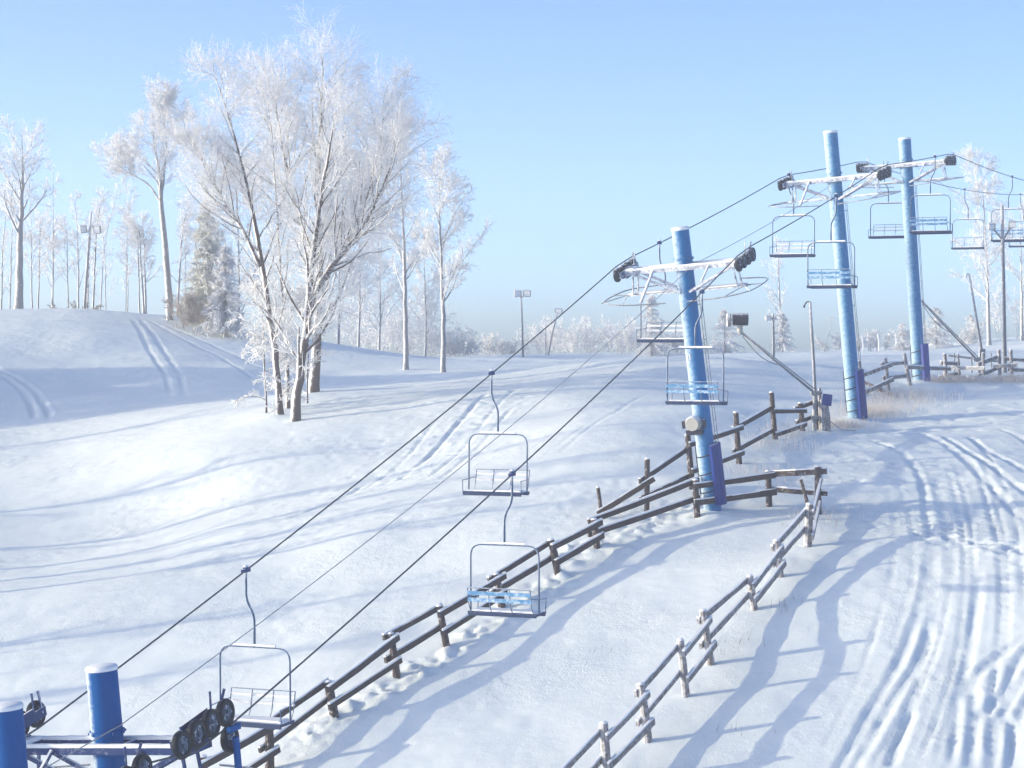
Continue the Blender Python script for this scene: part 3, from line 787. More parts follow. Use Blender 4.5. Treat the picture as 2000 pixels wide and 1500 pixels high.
R4 = [(0, .62, 1, .80, .01), (0, .1, 1, .36, .01), (1, .80, 2, .66, .01), (1, .36, 2, .30, .01), (2, .6, 3, .45, .01), (3, .62, 4, .6, .01), (3, .12, 4, .2, .01), (4, .46, 5, .45, .01), (4, .1, 5, .12, .01), (5, .6, 6, .75, .01), (5, .2, 6, .4, .01), (6, .5, 7, .5, .01), (6, .1, 7, .1, .01), (7, .66, 8, .66, .01), (7, .3, 8, .25, .01)]
fence('pale rimed rail fence across the crest between the two pale towers', F4, R4, 'wood_grey', GF, .12)
# fallen rail lying in the grass beside the tall tower
a = on_ground(hit(1690, 762)) + Vector((0, 0, .18)); b = on_ground(hit(1752, 778)) + Vector((0, 0, .03))
m = MB(); m.beam((0, 0, 0), b - a, .06, .13, jit=.1, nseg=4); o = m.build('fallen_rail', 'wood'); o.location = a
props(o, 'fallen wooden rail slanting into the dry grass by the tall tower pad', 'rail')
# ------------------------------------------------------------------ trees
def prisms(P0, P1, R0, R1, n=3):
    """tapered n-sided prisms for arrays of segments -> verts, quads"""
    d = P1 - P0; L = np.linalg.norm(d, axis=1, keepdims=True); d = d / np.maximum(L, 1e-6)
    ref = np.where(np.abs(d[:, 2:3]) < .9, np.array([[0, 0, 1.0]]), np.array([[0, 1.0, 0]]))
    u = np.cross(d, ref); u /= np.linalg.norm(u, axis=1, keepdims=True); v = np.cross(d, u)
    a = 2 * np.pi * np.arange(n) / n; c = np.cos(a)[None, :, None]; s = np.sin(a)[None, :, None]
    ring = u[:, None] * c + v[:, None] * s
    V = np.concatenate([P0[:, None] + ring * R0[:, None, None], P1[:, None] + ring * R1[:, None, None]], 1)
    k = np.arange(len(P0))[:, None, None] * (2 * n); j = np.arange(n)
    q = np.stack([j, (j + 1) % n, (j + 1) % n + n, j + n], -1)[None]
    return V.reshape(-1, 3), (q + k).reshape(-1, 4)

class Br:                                                 # a set of branches: polylines (B,m,3), radii (B,m)
    def __init__(s, pts, rad): s.p = pts; s.r = rad
    def segs(s):
        a = s.p[:, :-1].reshape(-1, 3); b = s.p[:, 1:].reshape(-1, 3)
        return a, b, s.r[:, :-1].ravel(), s.r[:, 1:].ravel()

def spawn(g, par, k, t0, t1, ang, angsd, length, lensd, taper_t, m, r_ratio, up, droop=0.0, rmin=.004, curve=.3, prof=None):
    """k children on every parent branch"""
    B, mp, _ = par.p.shape
    t = t0 + (t1 - t0) * ((np.arange(k)[None] + g.random((B, k))) / k); t = t.ravel()
    bi = np.repeat(np.arange(B), k)
    x = t * (mp - 1); i = np.minimum(x.astype(int), mp - 2); fr = (x - i)[:, None]
    p = par.p[bi, i] * (1 - fr) + par.p[bi, i + 1] * fr
    pr = par.r[bi, i] * (1 - fr[:, 0]) + par.r[bi, i + 1] * fr[:, 0]
    tg = par.p[bi, i + 1] - par.p[bi, i]; tg /= np.linalg.norm(tg, axis=1, keepdims=True)
    rv = g.normal(size=tg.shape); rv -= (rv * tg).sum(1, keepdims=True) * tg; rv /= np.linalg.norm(rv, axis=1, keepdims=True)
    a = np.radians(g.normal(ang, angsd, len(t)))[:, None]
    d = tg * np.cos(a) + rv * np.sin(a); d[:, 2] += up * .5; d /= np.linalg.norm(d, axis=1, keepdims=True)
    f = (1 - taper_t * t) if prof is None else prof(t)
    L = length * f * np.clip(g.normal(1, lensd, len(t)), .4, 1.7)
    pts = [p]; dd = d.copy(); st = (L / (m - 1))[:, None]
    for s_ in range(m - 1):
        pts.append(pts[-1] + dd * st)
        dd = dd + g.normal(0, curve * .75, dd.shape); dd[:, 2] += up * curve - droop * (s_ + 1) / m
        dd /= np.linalg.norm(dd, axis=1, keepdims=True)
    P_ = np.stack(pts, 1)
    r0 = np.maximum(pr * r_ratio, rmin); r = r0[:, None] * np.linspace(1, .35, m)[None]; r = np.maximum(r, rmin)
    return Br(P_, r)

def tree(name, label, trunk, r0, spec, mats=('bark', 'twig'), cat='tree', group=None, seed=1, forks=(), pmats=None, smooth_n=6):
    """trunk: world points. spec: limbs, subs, twigs, lets -> (count, t0, t1, angle, length, up, droop)"""
    g = np.random.default_rng(seed); o0 = np.array(trunk[0])
    def dense(pts, rr):
        pts = [np.array(p, float) for p in pts]; out = []
        for i in range(len(pts) - 1):
            q0 = pts[max(i - 1, 0)]; q1 = pts[i]; q2 = pts[i + 1]; q3 = pts[min(i + 2, len(pts) - 1)]
            for k in range(4):
                t = k / 4; out.append(.5 * (2 * q1 + (q2 - q0) * t + (2 * q0 - 5 * q1 + 4 * q2 - q3) * t * t + (3 * q1 - q0 - 3 * q2 + q3) * t ** 3))
        out.append(pts[-1]); out = np.array(out) - o0
        n = len(out); q = np.linspace(0, 1, n)
        out[1:] += g.normal(0, .012, out[1:].shape)
        return out, np.maximum(rr * (1 - q) ** .8, .012) * (1 + .3 * np.exp(-q * 22))
    stems = []; tm = MB()
    for pts, rr in [(trunk, r0)] + list(forks):
        p, r = dense(pts, rr); 
        full = [Vector(x) for x in p]; rad = list(r)
        if pts is trunk: full = [full[0] - Vector((0, 0, .5))] + full; rad = [rad[0] * 1.1] + rad
        tm.tube(full, [float(x) for x in rad], 9, jit=.05); stems.append((p, r))
    root = empty(name, Vector(o0), None, label, cat, group)
    # resample stems to a common length
    mm = 17; sp = []; sr = []
    for p, r in stems:
        x = np.linspace(0, len(p) - 1, mm); sp.append(np.stack([np.interp(x, np.arange(len(p)), p[:, c]) for c in range(3)], 1)); sr.append(np.interp(x, np.arange(len(p)), r))
    par = Br(np.array(sp), np.array(sr)); big = []; fine = []
    for lv, s_ in enumerate(spec):
        k, t0, t1, ang, ln, up, dr = s_[:7]; rmin = s_[7] if len(s_) > 7 else .005; prof = s_[8] if len(s_) > 8 else None
        m_ = (7, 5, 4, 3)[min(lv, 3)]
        ch = spawn(g, par, k, t0, t1, ang, ang * .25, ln, .22, .62 if lv == 0 else .5, m_, (.48, .5, .6, .8)[min(lv, 3)], up, dr, rmin, (.16, .18, .22, .3)[min(lv, 3)], prof)
        (big if lv == 0 else fine).append(ch)
        par = ch
    Vs = []; Fs = []; off = 0
    def pack(sets, n):
        Vs = []; Fs = []; off = 0
        for b in sets:
            V, Fq = prisms(*b.segs(), n); Vs.append(V); Fs.append(Fq + off); off += len(V)
        return np.concatenate(Vs), np.concatenate(Fs)
    tr = tm.build('trunk', mats[0], root, True)
    V, Fq = pack(big, 5); V2, F2_ = pack(fine, 3)
    me = np_mesh('crown', np.concatenate([V, V2]), np.concatenate([Fq, F2_ + len(V)]), mats[0], False); me.materials.append(M[mats[1]])
    me.polygons.foreach_set('material_index', np.r_[np.zeros(len(Fq), np.int32), np.ones(len(F2_), np.int32)])
    link('crown', me, root)
    return root

def px_path(pts, Y): return [at(x, y, Y) for x, y in pts]
def grounded(pts, Y, sink=.1):
    w_ = px_path(pts, Y); w_[0].z = min(w_[0].z, gz(w_[0].x, w_[0].y)) - sink if abs(w_[0].z - gz(w_[0].x, w_[0].y)) < 2.5 else gz(w_[0].x, w_[0].y) - sink
    return w_

bump = lambda t: .35 + .75 * np.sin(np.pi * np.clip(t, 0, 1) ** .8)
cone = lambda t: 1.05 - .8 * t
# the cluster of large trees in front of the mound
Ya = hy(575, 826)
SPEC = lambda ln: [(30, .15, .98, 38, ln, .26, 0, .009), (8, .10, 1, 42, ln * .50, .14, 0, .006), (7, .10, 1, 46, ln * .24, .06, 0, .0044), (2, .25, 1, 46, ln * .12, .0, 0, .0038)]
tree('frosted_tree', 'big rimed tree with bark-dark leaning trunk in front of its cluster', grounded([(575, 826), (584, 740), (598, 640), (607, 550), (618, 450), (630, 370), (645, 280), (655, 215)], Ya), .165, SPEC(2.7),
     seed=3, group='rimed trees clustered on the slope', forks=[(px_path([(600, 610), (640, 530), (690, 470), (728, 405), (760, 330), (775, 270)], Ya + .2), .12)])
tree('frosted_tree', 'rimed tree leaning away from the cluster towards the mound', grounded([(548, 800), (536, 680), (520, 570), (503, 460), (482, 360), (458, 270), (434, 190), (418, 140)], Ya + 1.2), .115, SPEC(2.3),
     seed=5, group='rimed trees clustered on the slope', forks=[(px_path([(510, 520), (470, 440), (435, 390), (405, 330), (388, 290)], Ya + 1.0), .08)])
tree('frosted_tree', 'tallest rimed tree rising straight behind the cluster with thick dark trunk', grounded([(612, 763), (620, 650), (624, 540), (622, 420), (622, 300), (627, 200), (631, 105)], Ya + 5.5), .20, SPEC(3.3),
     seed=9, group='rimed trees clustered on the slope', forks=[(px_path([(622, 520), (585, 430), (560, 330), (545, 250), (535, 185)], Ya + 5.5), .13), (px_path([(623, 560), (680, 470), (720, 370), (740, 285), (750, 220)], Ya + 5.3), .13)])
tree('frosted_tree', 'slender rimed stem squeezed between the leaning and the front tree', grounded([(563, 790), (560, 690), (553, 600), (545, 480), (538, 370), (530, 260), (522, 190)], Ya + 2.6), .075, SPEC(2.2), seed=12, group='rimed trees clustered on the slope')
# low rimed boughs hanging round the feet of the cluster
BUSH = [(16, .10, 1, 58, 1.25, .1, .5, .011), (10, .1, 1, 48, .55, .05, .5, .012), (7, .1, 1, 48, .24, 0, .4, .011)]
for i, (bx, by, tx, ty, Y, lb) in enumerate([(520, 745, 508, 560, Ya + 2.2, 'thickly rimed drooping sapling on the mound side of the tree cluster'), (600, 770, 604, 560, Ya + 3.2, 'thickly rimed drooping sapling among the trunks of the tree cluster'),
                                         (548, 790, 540, 640, Ya + 1.6, 'low white-crusted sapling hugging the leaning trunk')]):
    tree('frosted_sapling', lb, grounded([(bx, by), ((bx + tx) / 2, (by + ty) / 2), (tx, ty)], Y), .04, BUSH, ('bark', 'twig_pale'), 'sapling', 'rimed saplings at the tree cluster', 30 + i)
# trees right of the cluster
SP2 = lambda ln: [(21, .28, .98, 45, ln, .32, 0, .01, bump), (9, .2, 1, 38, ln * .42, .2, 0, .0095), (8, .15, 1, 38, ln * .2, .12, 0, .008), (3, .2, 1, 40, ln * .1, .1, 0, .007)]
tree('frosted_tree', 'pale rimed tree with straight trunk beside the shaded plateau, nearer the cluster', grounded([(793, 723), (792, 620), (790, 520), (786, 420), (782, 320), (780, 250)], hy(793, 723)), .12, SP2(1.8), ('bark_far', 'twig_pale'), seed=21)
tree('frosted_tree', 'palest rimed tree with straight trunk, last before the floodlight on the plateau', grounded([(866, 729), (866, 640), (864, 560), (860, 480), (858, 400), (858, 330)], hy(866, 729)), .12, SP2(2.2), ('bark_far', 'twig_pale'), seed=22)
# more rimed trees beyond, between the cluster and the pale trees
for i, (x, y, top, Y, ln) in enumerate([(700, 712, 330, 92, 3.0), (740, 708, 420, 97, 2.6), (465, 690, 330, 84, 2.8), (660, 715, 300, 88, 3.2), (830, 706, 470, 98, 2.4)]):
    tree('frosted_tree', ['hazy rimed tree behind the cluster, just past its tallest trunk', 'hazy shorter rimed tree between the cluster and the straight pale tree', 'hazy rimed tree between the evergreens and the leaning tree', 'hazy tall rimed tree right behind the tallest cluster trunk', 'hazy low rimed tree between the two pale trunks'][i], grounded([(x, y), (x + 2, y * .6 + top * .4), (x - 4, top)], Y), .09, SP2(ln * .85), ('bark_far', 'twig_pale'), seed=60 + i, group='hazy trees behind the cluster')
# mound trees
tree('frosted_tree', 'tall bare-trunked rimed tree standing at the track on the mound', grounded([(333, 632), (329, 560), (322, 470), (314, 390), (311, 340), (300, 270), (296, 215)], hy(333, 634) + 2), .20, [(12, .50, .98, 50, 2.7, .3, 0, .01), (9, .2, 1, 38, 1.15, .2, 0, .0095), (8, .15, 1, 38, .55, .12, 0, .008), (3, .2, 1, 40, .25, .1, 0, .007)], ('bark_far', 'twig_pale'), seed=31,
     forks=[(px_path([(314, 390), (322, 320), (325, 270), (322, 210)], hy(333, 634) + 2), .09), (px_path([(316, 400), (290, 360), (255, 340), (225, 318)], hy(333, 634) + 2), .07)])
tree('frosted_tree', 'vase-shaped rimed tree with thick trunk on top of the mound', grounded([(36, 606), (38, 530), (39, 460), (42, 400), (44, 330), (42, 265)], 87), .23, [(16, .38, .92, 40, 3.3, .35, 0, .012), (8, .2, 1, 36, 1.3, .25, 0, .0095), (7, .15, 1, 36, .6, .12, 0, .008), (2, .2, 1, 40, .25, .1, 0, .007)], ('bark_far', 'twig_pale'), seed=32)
SP3 = [(16, .22, .98, 42, 1.5, .35, 0, .008), (7, .2, 1, 38, .62, .2, 0, .0085), (6, .15, 1, 38, .3, .1, 0, .008)]
gb = np.random.default_rng(44)
GB = 'thin trees in the wood on the mound'
xs = [-25, 6, 22, 58, 74, 95, 108, 128, 150, 176, 190, 205, 217, 238, 252, 262, 275, 290, 345, 362, 376]
for i, x in enumerate(xs):
    Y = float(gb.uniform(89, 114)); top = float(gb.uniform(330, 500)) - (20 if 60 < x < 130 else 0)
    lean = float(gb.normal(0, 9)); x = x + float(gb.normal(0, 7))
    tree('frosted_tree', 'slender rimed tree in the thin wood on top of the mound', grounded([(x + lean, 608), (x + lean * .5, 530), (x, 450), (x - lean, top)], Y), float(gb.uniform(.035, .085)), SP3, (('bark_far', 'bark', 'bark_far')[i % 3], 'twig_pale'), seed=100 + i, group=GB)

# needle trees
def conifer(label, base, h, w_, mat='needle', seed=1, group=None, droop=.45, dens=1.0):
    g = np.random.default_rng(seed)
    root = empty('frosted_conifer', base, None, label, 'conifer', group)
    m = MB(); m.tube([(0, 0, -.3), (0, 0, h * .5), (0, 0, h * .97)], [.02 * h + .02, .012 * h + .02, .01], 7); m.build('trunk', 'bark_far', root)
    P0 = []; P1 = []; n = int(26 * dens * max(h, 2)); 
    for i in range(n):
        t = g.random() ** 1.25; z = h * (.06 + .92 * t); L = w_ * (1 - t) ** .75 * g.uniform(.55, 1.1) + .08; a = g.uniform(0, 2 * math.pi)
        d = np.array([math.cos(a), math.sin(a), g.uniform(-.05, .35)]); p = np.array([0, 0, z]); k = 5
        for s_ in range(k):
            q = p + d * L / k; d[2] -= droop / k * 1.6
            P0.append(p); P1.append(q); p = q
    P0 = np.array(P0); P1 = np.array(P1)
    A0_ = [P0]; A1_ = [P1]; R_ = [np.full(len(P0), .012)]
    for rep in range(int(9 * dens)):
        t = g.random((len(P0), 1)); c = P0 + (P1 - P0) * t; dv = P1 - P0; dv /= np.linalg.norm(dv, axis=1, keepdims=True) + 1e-6
        q = dv * .6 + g.normal(0, .55, P0.shape); q[:, 2] -= .25; q /= np.linalg.norm(q, axis=1, keepdims=True)
        A0_.append(c); A1_.append(c + q * g.uniform(.08, .26, (len(P0), 1)) * (.6 + .12 * h)); R_.append(np.full(len(P0), .016))
    A0_ = np.concatenate(A0_); A1_ = np.concatenate(A1_); R_ = np.concatenate(R_)
    V, Fq = prisms(A0_, A1_, R_, R_ * .6, 3); link('crown', np_mesh('crown', V, Fq, mat, False), root)
    return root
def bush(label, base, h, w_, mat, seed, group=None, stems=14, name='frosted_bush', cat='bush', r=.007):
    g = np.random.default_rng(seed); root = empty(name, base, None, label, cat, group)
    B = stems; a = g.uniform(0, 2 * np.pi, B); rr = g.random(B) ** .5 * w_ * .5
    st = np.stack([np.cos(a) * rr, np.sin(a) * rr, np.full(B, -.1)], 1)
    tip = st + np.stack([np.cos(a) * w_ * .25, np.sin(a) * w_ * .25, h * g.uniform(.65, 1.05, B)], 1) + g.normal(0, .06 * w_, (B, 3))
    P_ = np.stack([st + (tip - st) * q for q in np.linspace(0, 1, 5)], 1); par = Br(P_, np.tile(np.linspace(.02, .008, 5), (B, 1)))
    c1 = spawn(g, par, 9, .15, 1, 38, 10, h * .32, .3, .4, 4, .6, .2, 0, r); c2 = spawn(g, c1, 6, .2, 1, 40, 10, h * .14, .3, .3, 3, .8, .1, 0, r); c3 = spawn(g, c2, 3, .2, 1, 40, 10, h * .07, .3, .3, 3, .8, 0, 0, r)
    V, Fq = prisms(*par.segs(), 5); link('stems', np_mesh('stems', V, Fq, 'bark_far'), root)['kind'] = 'stuff'
    Vs = []; Fs = []; off = 0
    for b in (c1, c2, c3):
        V, Fq = prisms(*b.segs(), 3); Vs.append(V); Fs.append(Fq + off); off += len(V)
    link('crown', np_mesh('crown', np.concatenate(Vs), np.concatenate(Fs), mat, False), root)
    return root
def gp(px, py, Y=None):
    p = hit(px, py) if Y is None else at(px, py, Y)
    return Vector((p.x, p.y, gz(p.x, p.y) - .05))
conifer('olive-tinged rimed evergreen at the edge of the mound wood', gp(405, 668, 84), 6.6, 1.5, 'needle', 201, dens=1.5)
conifer('snow-clotted evergreen beside the olive-tinged one, nearer the tree cluster', gp(440, 690, 81), 4.6, 1.3, 'twig_pale', 202, dens=1.4)
bush('brown leafless brush below the evergreens at the foot of the mound wood', gp(392, 668, 82), 1.9, 2.6, 'brush', 203, stems=26, name='brown_brush', r=.008)
bush('low brown scrub patch on the very top of the mound', gp(140, 603, 88), .5, 2.4, 'brush', 204, stems=16, name='brown_brush', r=.008)
HB_ = 'rimed bushes along the plateau edge'
for i, (x, y, Y, h, wd) in enumerate([(905, 694, 112, 1.3, 1.6), (940, 694, 118, 1.6, 1.8), (985, 693, 118, 1.1, 1.5), (1062, 692, 118, 2.0, 3.0), (1105, 692, 122, 2.5, 4.2), (1150, 692, 122, 2.7, 4.4), (1195, 692, 120, 2.2, 3.5), (1225, 692, 116, 1.8, 2.0), (1300, 691, 116, 1.5, 2.2), (1330, 691, 116, 1.4, 2.0), (1370, 691, 118, 1.2, 2.0), (720, 702, 108, 3.4, 4.5), (770, 700, 112, 3.8, 5.0), (835, 698, 112, 2.6, 3.5), (880, 697, 112, 1.8, 2.6), (1700, 686, 114, 1.4, 2.6), (1860, 676, 116, 1.6, 3.0), (1985, 662, 116, 3.4, 4.0), (1640, 689, 114, 1.2, 2.4)]):
    lb = ('low rimed bush between the palest tree and the thin floodlight pole' if i < 3 else 'wide pale thicket by the leaning floodlight pole on the far plateau' if i < 8 else
          'low rimed bush on the far edge behind the fence-loop tower' if i < 11 else 'tall rimed bush in the haze behind the two pale trunks' if i < 15 else
          'low rimed bush on the far edge behind the tall tower' if i in (15, 18) else 'rimed bush behind the pipes and poles of the crest fence')
    bush(lb, gp(x, y, Y), h, wd, 'twig_pale', 300 + i, HB_ + ': ' + lb.split(' bush ')[-1].split(' by ')[-1], r=.011)
CF = 'rimed evergreens along the far edge'
for i, (x, y, Y, top, wd, lb) in enumerate([(1272, 691, 112, 575, 1.5, 'narrow white evergreen seen behind the chair at the fence-loop tower'), (1415, 690, 112, 605, 1.6, 'white evergreen below the snow gun drum'), (1528, 690, 112, 610, 1.0, 'narrow white evergreen beside the twin-lamp pole'),
                                       (1762, 684, 112, 632, 1.1, 'small white evergreen touching the crest tower column'), (1828, 678, 114, 598, 1.5, 'broad white evergreen behind the snow gun boom on the crest'), (1897, 671, 116, 614, 1.2, 'white evergreen behind the leaning pole on the crest')]):
    b = gp(x, y, Y); conifer(lb, b, at(x, top, Y).z - b.z, wd, 'twig_pale', 400 + i, CF)
# faint tall trees on the right
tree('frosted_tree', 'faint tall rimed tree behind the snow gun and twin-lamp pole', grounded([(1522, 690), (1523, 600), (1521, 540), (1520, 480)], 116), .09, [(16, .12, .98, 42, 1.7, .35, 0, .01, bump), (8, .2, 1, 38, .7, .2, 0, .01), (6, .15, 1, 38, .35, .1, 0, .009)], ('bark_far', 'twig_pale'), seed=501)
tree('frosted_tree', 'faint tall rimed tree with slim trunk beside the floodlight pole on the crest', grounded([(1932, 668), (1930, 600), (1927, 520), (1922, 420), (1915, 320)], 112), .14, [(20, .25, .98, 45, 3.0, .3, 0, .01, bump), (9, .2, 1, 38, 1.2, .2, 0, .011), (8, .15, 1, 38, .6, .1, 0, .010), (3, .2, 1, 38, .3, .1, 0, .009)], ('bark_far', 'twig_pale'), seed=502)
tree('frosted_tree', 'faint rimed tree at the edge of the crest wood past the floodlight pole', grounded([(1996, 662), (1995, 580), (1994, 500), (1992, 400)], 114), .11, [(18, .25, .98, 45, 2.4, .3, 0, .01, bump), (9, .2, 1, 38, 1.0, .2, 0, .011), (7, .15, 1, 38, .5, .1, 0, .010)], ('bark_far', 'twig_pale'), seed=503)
# the wood beyond the left edge that throws its long shadows over the slope
for i, (X, Y, h, ln) in enumerate([(-19, 42.6, 8.5, 1.7), (-21, 44.0, 10, 2.0), (-23, 45.6, 10.5, 2.0), (-24, 38.6, 8, 1.8), (-27, 47.6, 11, 2.2), (-30, 50.4, 11, 2.2), (-36, 58.0, 11, 2.4), (-25, 36.2, 7, 1.6)]):
    Y *= KD
    b = np.array([X, Y, gz(X, Y) - .1]); tree('frosted_tree', 'rimed tree of the wood beside the slope, outside the view', [b, b + [.1, 0, h * .5], b + [0, .1, h]], .17, [(18, .22, .98, 42, ln, .35, 0), (7, .2, 1, 38, ln * .42, .2, 0, .008), (6, .2, 1, 38, ln * .2, .1, 0, .007)], seed=600 + i, group='wood beside the slope')

for i, (X, Y, h) in enumerate([(-40, 62.5, 11), (-43, 64.5, 13), (-41, 66.5, 12.5), (-46, 68.5, 13), (-43, 70.3, 11), (-50, 63.5, 14), (-52, 66.5, 15), (-56, 69.5, 14)]):
    Y *= KD
    conifer('dense evergreen beyond the mound foot, outside the view', Vector((X, Y, gz(X, Y) - .1)), h, 2.3, 'needle', 650 + i, 'evergreens beside the slope', dens=1.3)

# ------------------------------------------------------------------ poles, lamps, snow guns
def local(m, o0):
    m.v = [tuple(Vector(v) - o0) for v in m.v]; return m
def lamp_pole(label, bx, by, tx, ty, Y, heads, r=.05, mat='galv', cross=None, hs=(.34, .22, .30)):
    b = at(bx, by, Y); b.z = gz(b.x, b.y); t = at(tx, ty, Y)
    root = empty('floodlight_pole', b, None, label, 'floodlight pole')
    m = MB(); m.tube([b - Vector((0, 0, .4)), b.lerp(t, .5), t], [r * 1.15, r, r * .8], 9); local(m, b).build('pole', mat, root, True)
    for hx, hy, ax, ay in heads:
        h = at(hx, hy, Y - .1); a = at(ax, ay, Y)
        m = MB(); m.box(h, hs, Matrix.Rotation(.35, 3, 'X') @ Matrix.Rotation(.3 if hx < ax else -.3, 3, 'Z')); 
        ho = local(m, b).build('lamp_head', 'lamp', root)
        m = MB(); m.box(h + Vector((0, -hs[1] * .5 - .012, -.03)), (hs[0] * .8, .02, hs[2] * .75), Matrix.Rotation(.35, 3, 'X') @ Matrix.Rotation(.3 if hx < ax else -.3, 3, 'Z')); local(m, b).build('lens', 'white', ho)
        m = MB(); m.tube([a, h], r * .5, 6); local(m, b).build('lamp_bracket', mat, root)
    return root
lamp_pole('rimed floodlight pole with two lamp heads in the wood on the mound', 164, 606, 178, 414, 86, [(163, 447, 175, 452), (190, 448, 176, 440)], .07, 'bark_far', hs=(.36, .2, .42))
lamp_pole('thin floodlight pole with two square heads on the far plateau', 1022, 692, 1018, 578, 112, [(1011, 573, 1018, 582), (1029, 573, 1018, 582)], .07, hs=(.5, .25, .42))
lamp_pole('leaning floodlight pole with one head on the far plateau', 1069, 692, 1088, 612, 114, [(1091, 607, 1088, 612)], .06, hs=(.5, .25, .3))
lamp_pole('bare thin pole standing at the foot of the leaning floodlight', 1066, 692, 1066, 628, 114, [], .04)
lamp_pole('short pole with twin boxy lamp heads on a crossbar below the snow gun boom', 1511, 714, 1510, 612, 66, [(1500, 621, 1510, 622), (1520, 620, 1510, 622)], .055, 'galv', hs=(.22, .16, .18))
lamp_pole('tall grey floodlight pole with two square heads at the crest fence', 1963, 745, 1957, 402, 63.5, [(1936, 442, 1959, 470), (1977, 438, 1959, 470)], .075, hs=(.28, .18, .26))
lamp_pole('thin tilted rod with a hooked tip on the far edge behind the tall tower', 1607, 690, 1622, 640, 110, [(1625, 622, 1622, 640)], .025, hs=(.2, .1, .1))

def snow_gun(label, base, foot, head, Y, drum=True, pole=None):
    """base: ground pixel, foot: pivot pixel, head: boom tip pixel"""
    b = at(*base, Y); b.z = gz(b.x, b.y); f = at(*foot, Y); h = at(*head, Y - .6)
    root = empty('snow_gun', b, None, label, 'snow gun', 'snow guns by the lift')
    m = MB(); m.tube([b - Vector((0, 0, .4)), f], .07, 10); m.box(f, (.26, .16, .14)); m.tube([f + Vector((-.15, 0, .02)), f + Vector((.22, 0, .02))], .05, 8)
    m.box(b.lerp(f, .35) + Vector((0, -.02, 0)), (.2, .2, .1)); local(m, b).build('standpipe', 'galv', root)
    m = MB(); m.tube([f, f.lerp(h, .5), h], [.04, .035, .028], 8); off = Vector((.02, -.06, .10))
    m.tube([f + off, h + off * .4], .018, 6); local(m, b).build('boom', 'galv', root, True)
    m = MB()
    for dz, q0, q1, sg in ((-.06, .98, .5, .35),):
        a = f.lerp(h, q0); c = f.lerp(h, q1); m.tube([a.lerp(c, i / 10) - Vector((0, .03, sg * math.sin(math.pi * i / 10) * .5 - dz)) for i in range(11)], .012, 6)
    local(m, b).build('hose', 'rope', root, True)
    if drum:
        neck = h + Vector((-.02, 0, .22)); g_ = h + Vector((-.02, 0, .42))
        m = MB(); m.tube([h - Vector((0, 0, .06)), h + Vector((-.04, 0, .14)), neck, g_], [.07, .10, .08, .06], 10); local(m, b).build('neck', 'lamp', root, True)
        m = MB(); m.lathe([(-.22, .001), (-.23, .17), (-.20, .20), (.22, .20), (.24, .18), (.24, .001)], 18, 'X', g_, closed=False); local(m, b).build('drum', 'gun', root)
        m = MB(); m.lathe([(-.05, .12), (-.05, .22), (.03, .22), (.03, .12)], 18, 'X', g_ + Vector((-.36, -.02, -.02))); m.tube([g_ + Vector((-.30, -.02, -.2)), g_ + Vector((-.30, -.02, .17))], .02, 6); m.tube([g_ + Vector((-.30, -.02, -.02)), g_], .03, 6)
        for k in range(6):
            a = k * math.pi / 3; c = g_ + Vector((-.31, -.02, -.02)); m.tube([c, c + Vector((0, math.cos(a) * .12, math.sin(a) * .12))], .012, 5)
        local(m, b).build('nozzle_ring', 'bark_far', root)
    return root
Yg = hy(1590, 838)
snow_gun('snow gun with black drum on a long slanting boom at the fence end', (1590, 838), (1592, 768), (1447, 650), Yg)
snow_gun('snow gun boom without drum slanting over the crest fence', (1917, 747), (1908, 702), (1799, 588), 63.0, drum=False)
# tall pipe beside the first gun
b = at(1597, 838, Yg + .3); b.z = gz(b.x, b.y); t = at(1582, 590, Yg + .3)
root = empty('standing_pipe', b, None, 'tall thin grey pipe with hooked tip beside the black-drummed snow gun', 'pipe')
m = MB(); m.tube([b - Vector((0, 0, .4)), b.lerp(t, .5), t], [.055, .05, .045], 9); local(m, b).build('pipe', 'galv', root, True)
m = MB(); m.tube(fillet([t, t + Vector((-.10, 0, .02)), t + Vector((-.18, 0, -.12))], .06, 4), .022, 6); m.box(t + Vector((-.18, 0, -.14)), (.05, .05, .07)); local(m, b).build('hook', 'gun', root)
# wooden post with blue box
b = at(1614, 836, Yg + .1); b.z = gz(b.x, b.y)
root = empty('hydrant_post', b, None, 'thick grey wooden post with a blue box on top beside the snow gun', 'post')
m = MB(); m.tube([(0, 0, -.4), (-.03, 0, .5), (-.08, 0, 1.0)], [.16, .14, .11], 9, jit=.08); m.tube([(-.16, .1, -.3), (-.2, .1, 1.35)], [.06, .05], 7, jit=.08); m.build('post', 'wood_grey', root)
m = MB(); m.box((.0, -.14, .98), (.28, .2, .36), Matrix.Rotation(.12, 3, 'Y')); m.build('box', 'pad', root)
m = MB(); m.tube([(-.2, -.12, .75), (.05, -.18, .35), (.45, -.2, .04), (.9, -.1, .02)], .018, 6); m.build('hose', 'cable', root, True)
# tilted pole at the second gun
b = at(1922, 748, 63.2); b.z = gz(b.x, b.y); t = at(1893, 535, 63.2); q = at(1918, 690, 63.2)
root = empty('standing_pipe', b, None, 'tilted grey pipe with hooked tip over the crest fence', 'pipe')
m = MB(); m.tube([b - Vector((0, 0, .4)), q, t], [.06, .055, .04], 9); local(m, b).build('pipe', 'galv', root, True)
m = MB(); m.box(q, (.22, .2, .34)); m.box(q + Vector((-.14, -.05, -.2)), (.14, .1, .1)); local(m, b).build('valve', 'galv', root)
m = MB(); m.tube(fillet([t, t + Vector((-.08, 0, .02)), t + Vector((-.10, 0, -.16))], .05, 4), .02, 6); local(m, b).build('hook', 'galv', root)
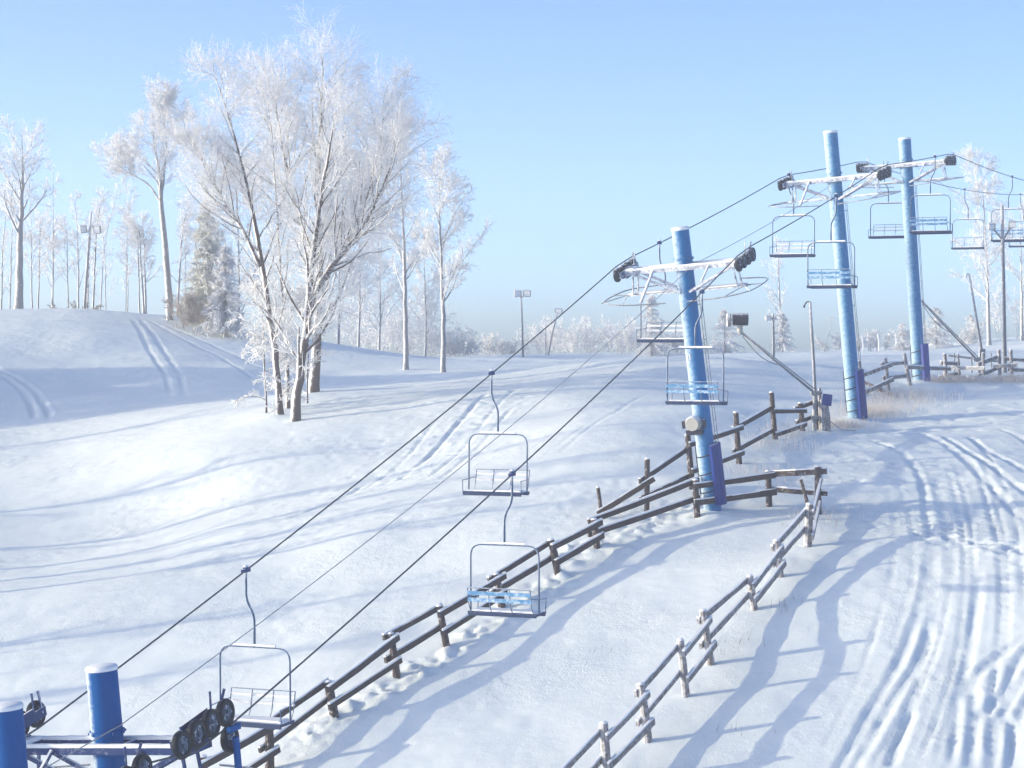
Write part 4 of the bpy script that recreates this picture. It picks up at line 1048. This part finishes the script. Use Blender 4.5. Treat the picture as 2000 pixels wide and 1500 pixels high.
# pipe rail behind the crest fence
b = at(1855, 740, 64.0); b.z = gz(b.x, b.y)
root = empty('pipe_rail', b, None, 'thin dark pipe on short legs behind the crest fence', 'pipe')
m = MB(); a = at(1852, 694, 64.0); c = at(1952, 706, 64.0); m.tube([a, c], .045, 8); local(m, b).build('pipe', 'galv', root)
for x in (1864, 1898, 1936):
    m = MB(); a = at(x, 690, 64.0); c = at(x, 745, 64.0); c.z = gz(c.x, c.y) - .1; m.tube([a, c], .03, 7); local(m, b).build('leg', 'galv', root)
# white marker sticks at the far edge
for x, y, t in ((1686, 672, 657), (1717, 668, 652), (1751, 664, 650)):
    p = at(x, 688, 112); p.z = gz(p.x, p.y); h = at(x, t, 112).z - p.z
    m = MB(); m.tube([(0, 0, -.2), (0, 0, h * .6), (-.1, 0, h)], [.07, .07, .05], 7); m.box((0, -.02, h * .75), (.16, .03, h * .4)); o = m.build('marker_stick', 'white'); o.location = p
    props(o, 'small white marker stick on the far snow edge', 'marker', 'markers on the far edge')

# ------------------------------------------------------------------ dry grass and snow lumps
def blades(name, label, spots, n, h, mat, seed):
    g = np.random.default_rng(seed); P0 = []; P1 = []; 
    for _ in range(n):
        (ax, ay, sx, sy) = spots[g.integers(len(spots))]
        x = ax + g.normal(0, sx); y = ay + g.normal(0, sy); z = gz(x, y); hh = h * g.uniform(.35, 1.1)
        P0.append((x, y, z - .03)); P1.append((x + g.normal(0, .3) * hh, y + g.normal(0, .3) * hh, z + hh))
    P0 = np.array(P0); P1 = np.array(P1); r = np.full(len(P0), .005)
    V, Fq = prisms(P0, P1, r, r * .5, 3); o = link(name, np_mesh(name, V, Fq, mat, False)); o['kind'] = 'stuff'; o['label'] = label; o['category'] = 'grass'
sp = []
for px, py, a, b_ in ((1715, 800, .8, .7), (1740, 785, .9, .8), (1700, 810, .5, .4), (1765, 775, .8, .8), (1640, 830, .5, .3), (1880, 752, .9, .5), (1960, 752, .9, .5), (1850, 752, .5, .4), (1990, 750, .6, .4)):
    p = hit(px, py); sp.append((p.x, p.y, a, b_))
blades('dry_grass', 'beige frosted dry grass at the foot of the pale towers', sp, 5000, .28, 'grass', 700)
sp = []
for px, py in ((1520, 850), (1480, 870), (1555, 845), (1530, 930), (1550, 950), (1470, 925), (1560, 880), (1230, 1000), (1600, 1010)):
    p = hit(px, py); sp.append((p.x, p.y, .5, .45))
blades('dry_grass', 'sparse dry weeds inside the fence loop', sp, 600, .32, 'grass', 701)
sp = []
for px, py in ((1430, 1265), (1450, 1270), (1510, 1180), (1540, 1190), (1170, 1280), (1430, 1440), (1590, 1030)):
    p = hit(px, py); sp.append((p.x, p.y, .3, .2))
blades('dry_grass', 'few thin weed stalks poking out along the snow-dusted fence', sp, 60, .2, 'wood', 702)

# ------------------------------------------------------------------ air
HAZE = True
if HAZE:
    m = MB(); m.box((0, 62 * KD, 0.0), (300, 200 * KD, 40)); m.v = [(x, y, (-24 if z < 0 else 17.5)) for x, y, z in m.v]
    hm = bpy.data.materials.new('ice_haze'); hm.use_nodes = True; t = hm.node_tree; t.nodes.clear()
    vo = t.nodes.new('ShaderNodeVolumePrincipled'); out = t.nodes.new('ShaderNodeOutputMaterial'); t.links.new(vo.outputs[0], out.inputs['Volume'])
    vo.inputs['Color'].default_value = (.93, .96, 1, 1); vo.inputs['Density'].default_value = .0015; vo.inputs['Anisotropy'].default_value = .2
    M['haze'] = hm; ho = m.build('haze', 'haze'); ho['kind'] = 'stuff'; ho['label'] = 'pale ice haze hanging in the air over the slope'; ho['category'] = 'haze'
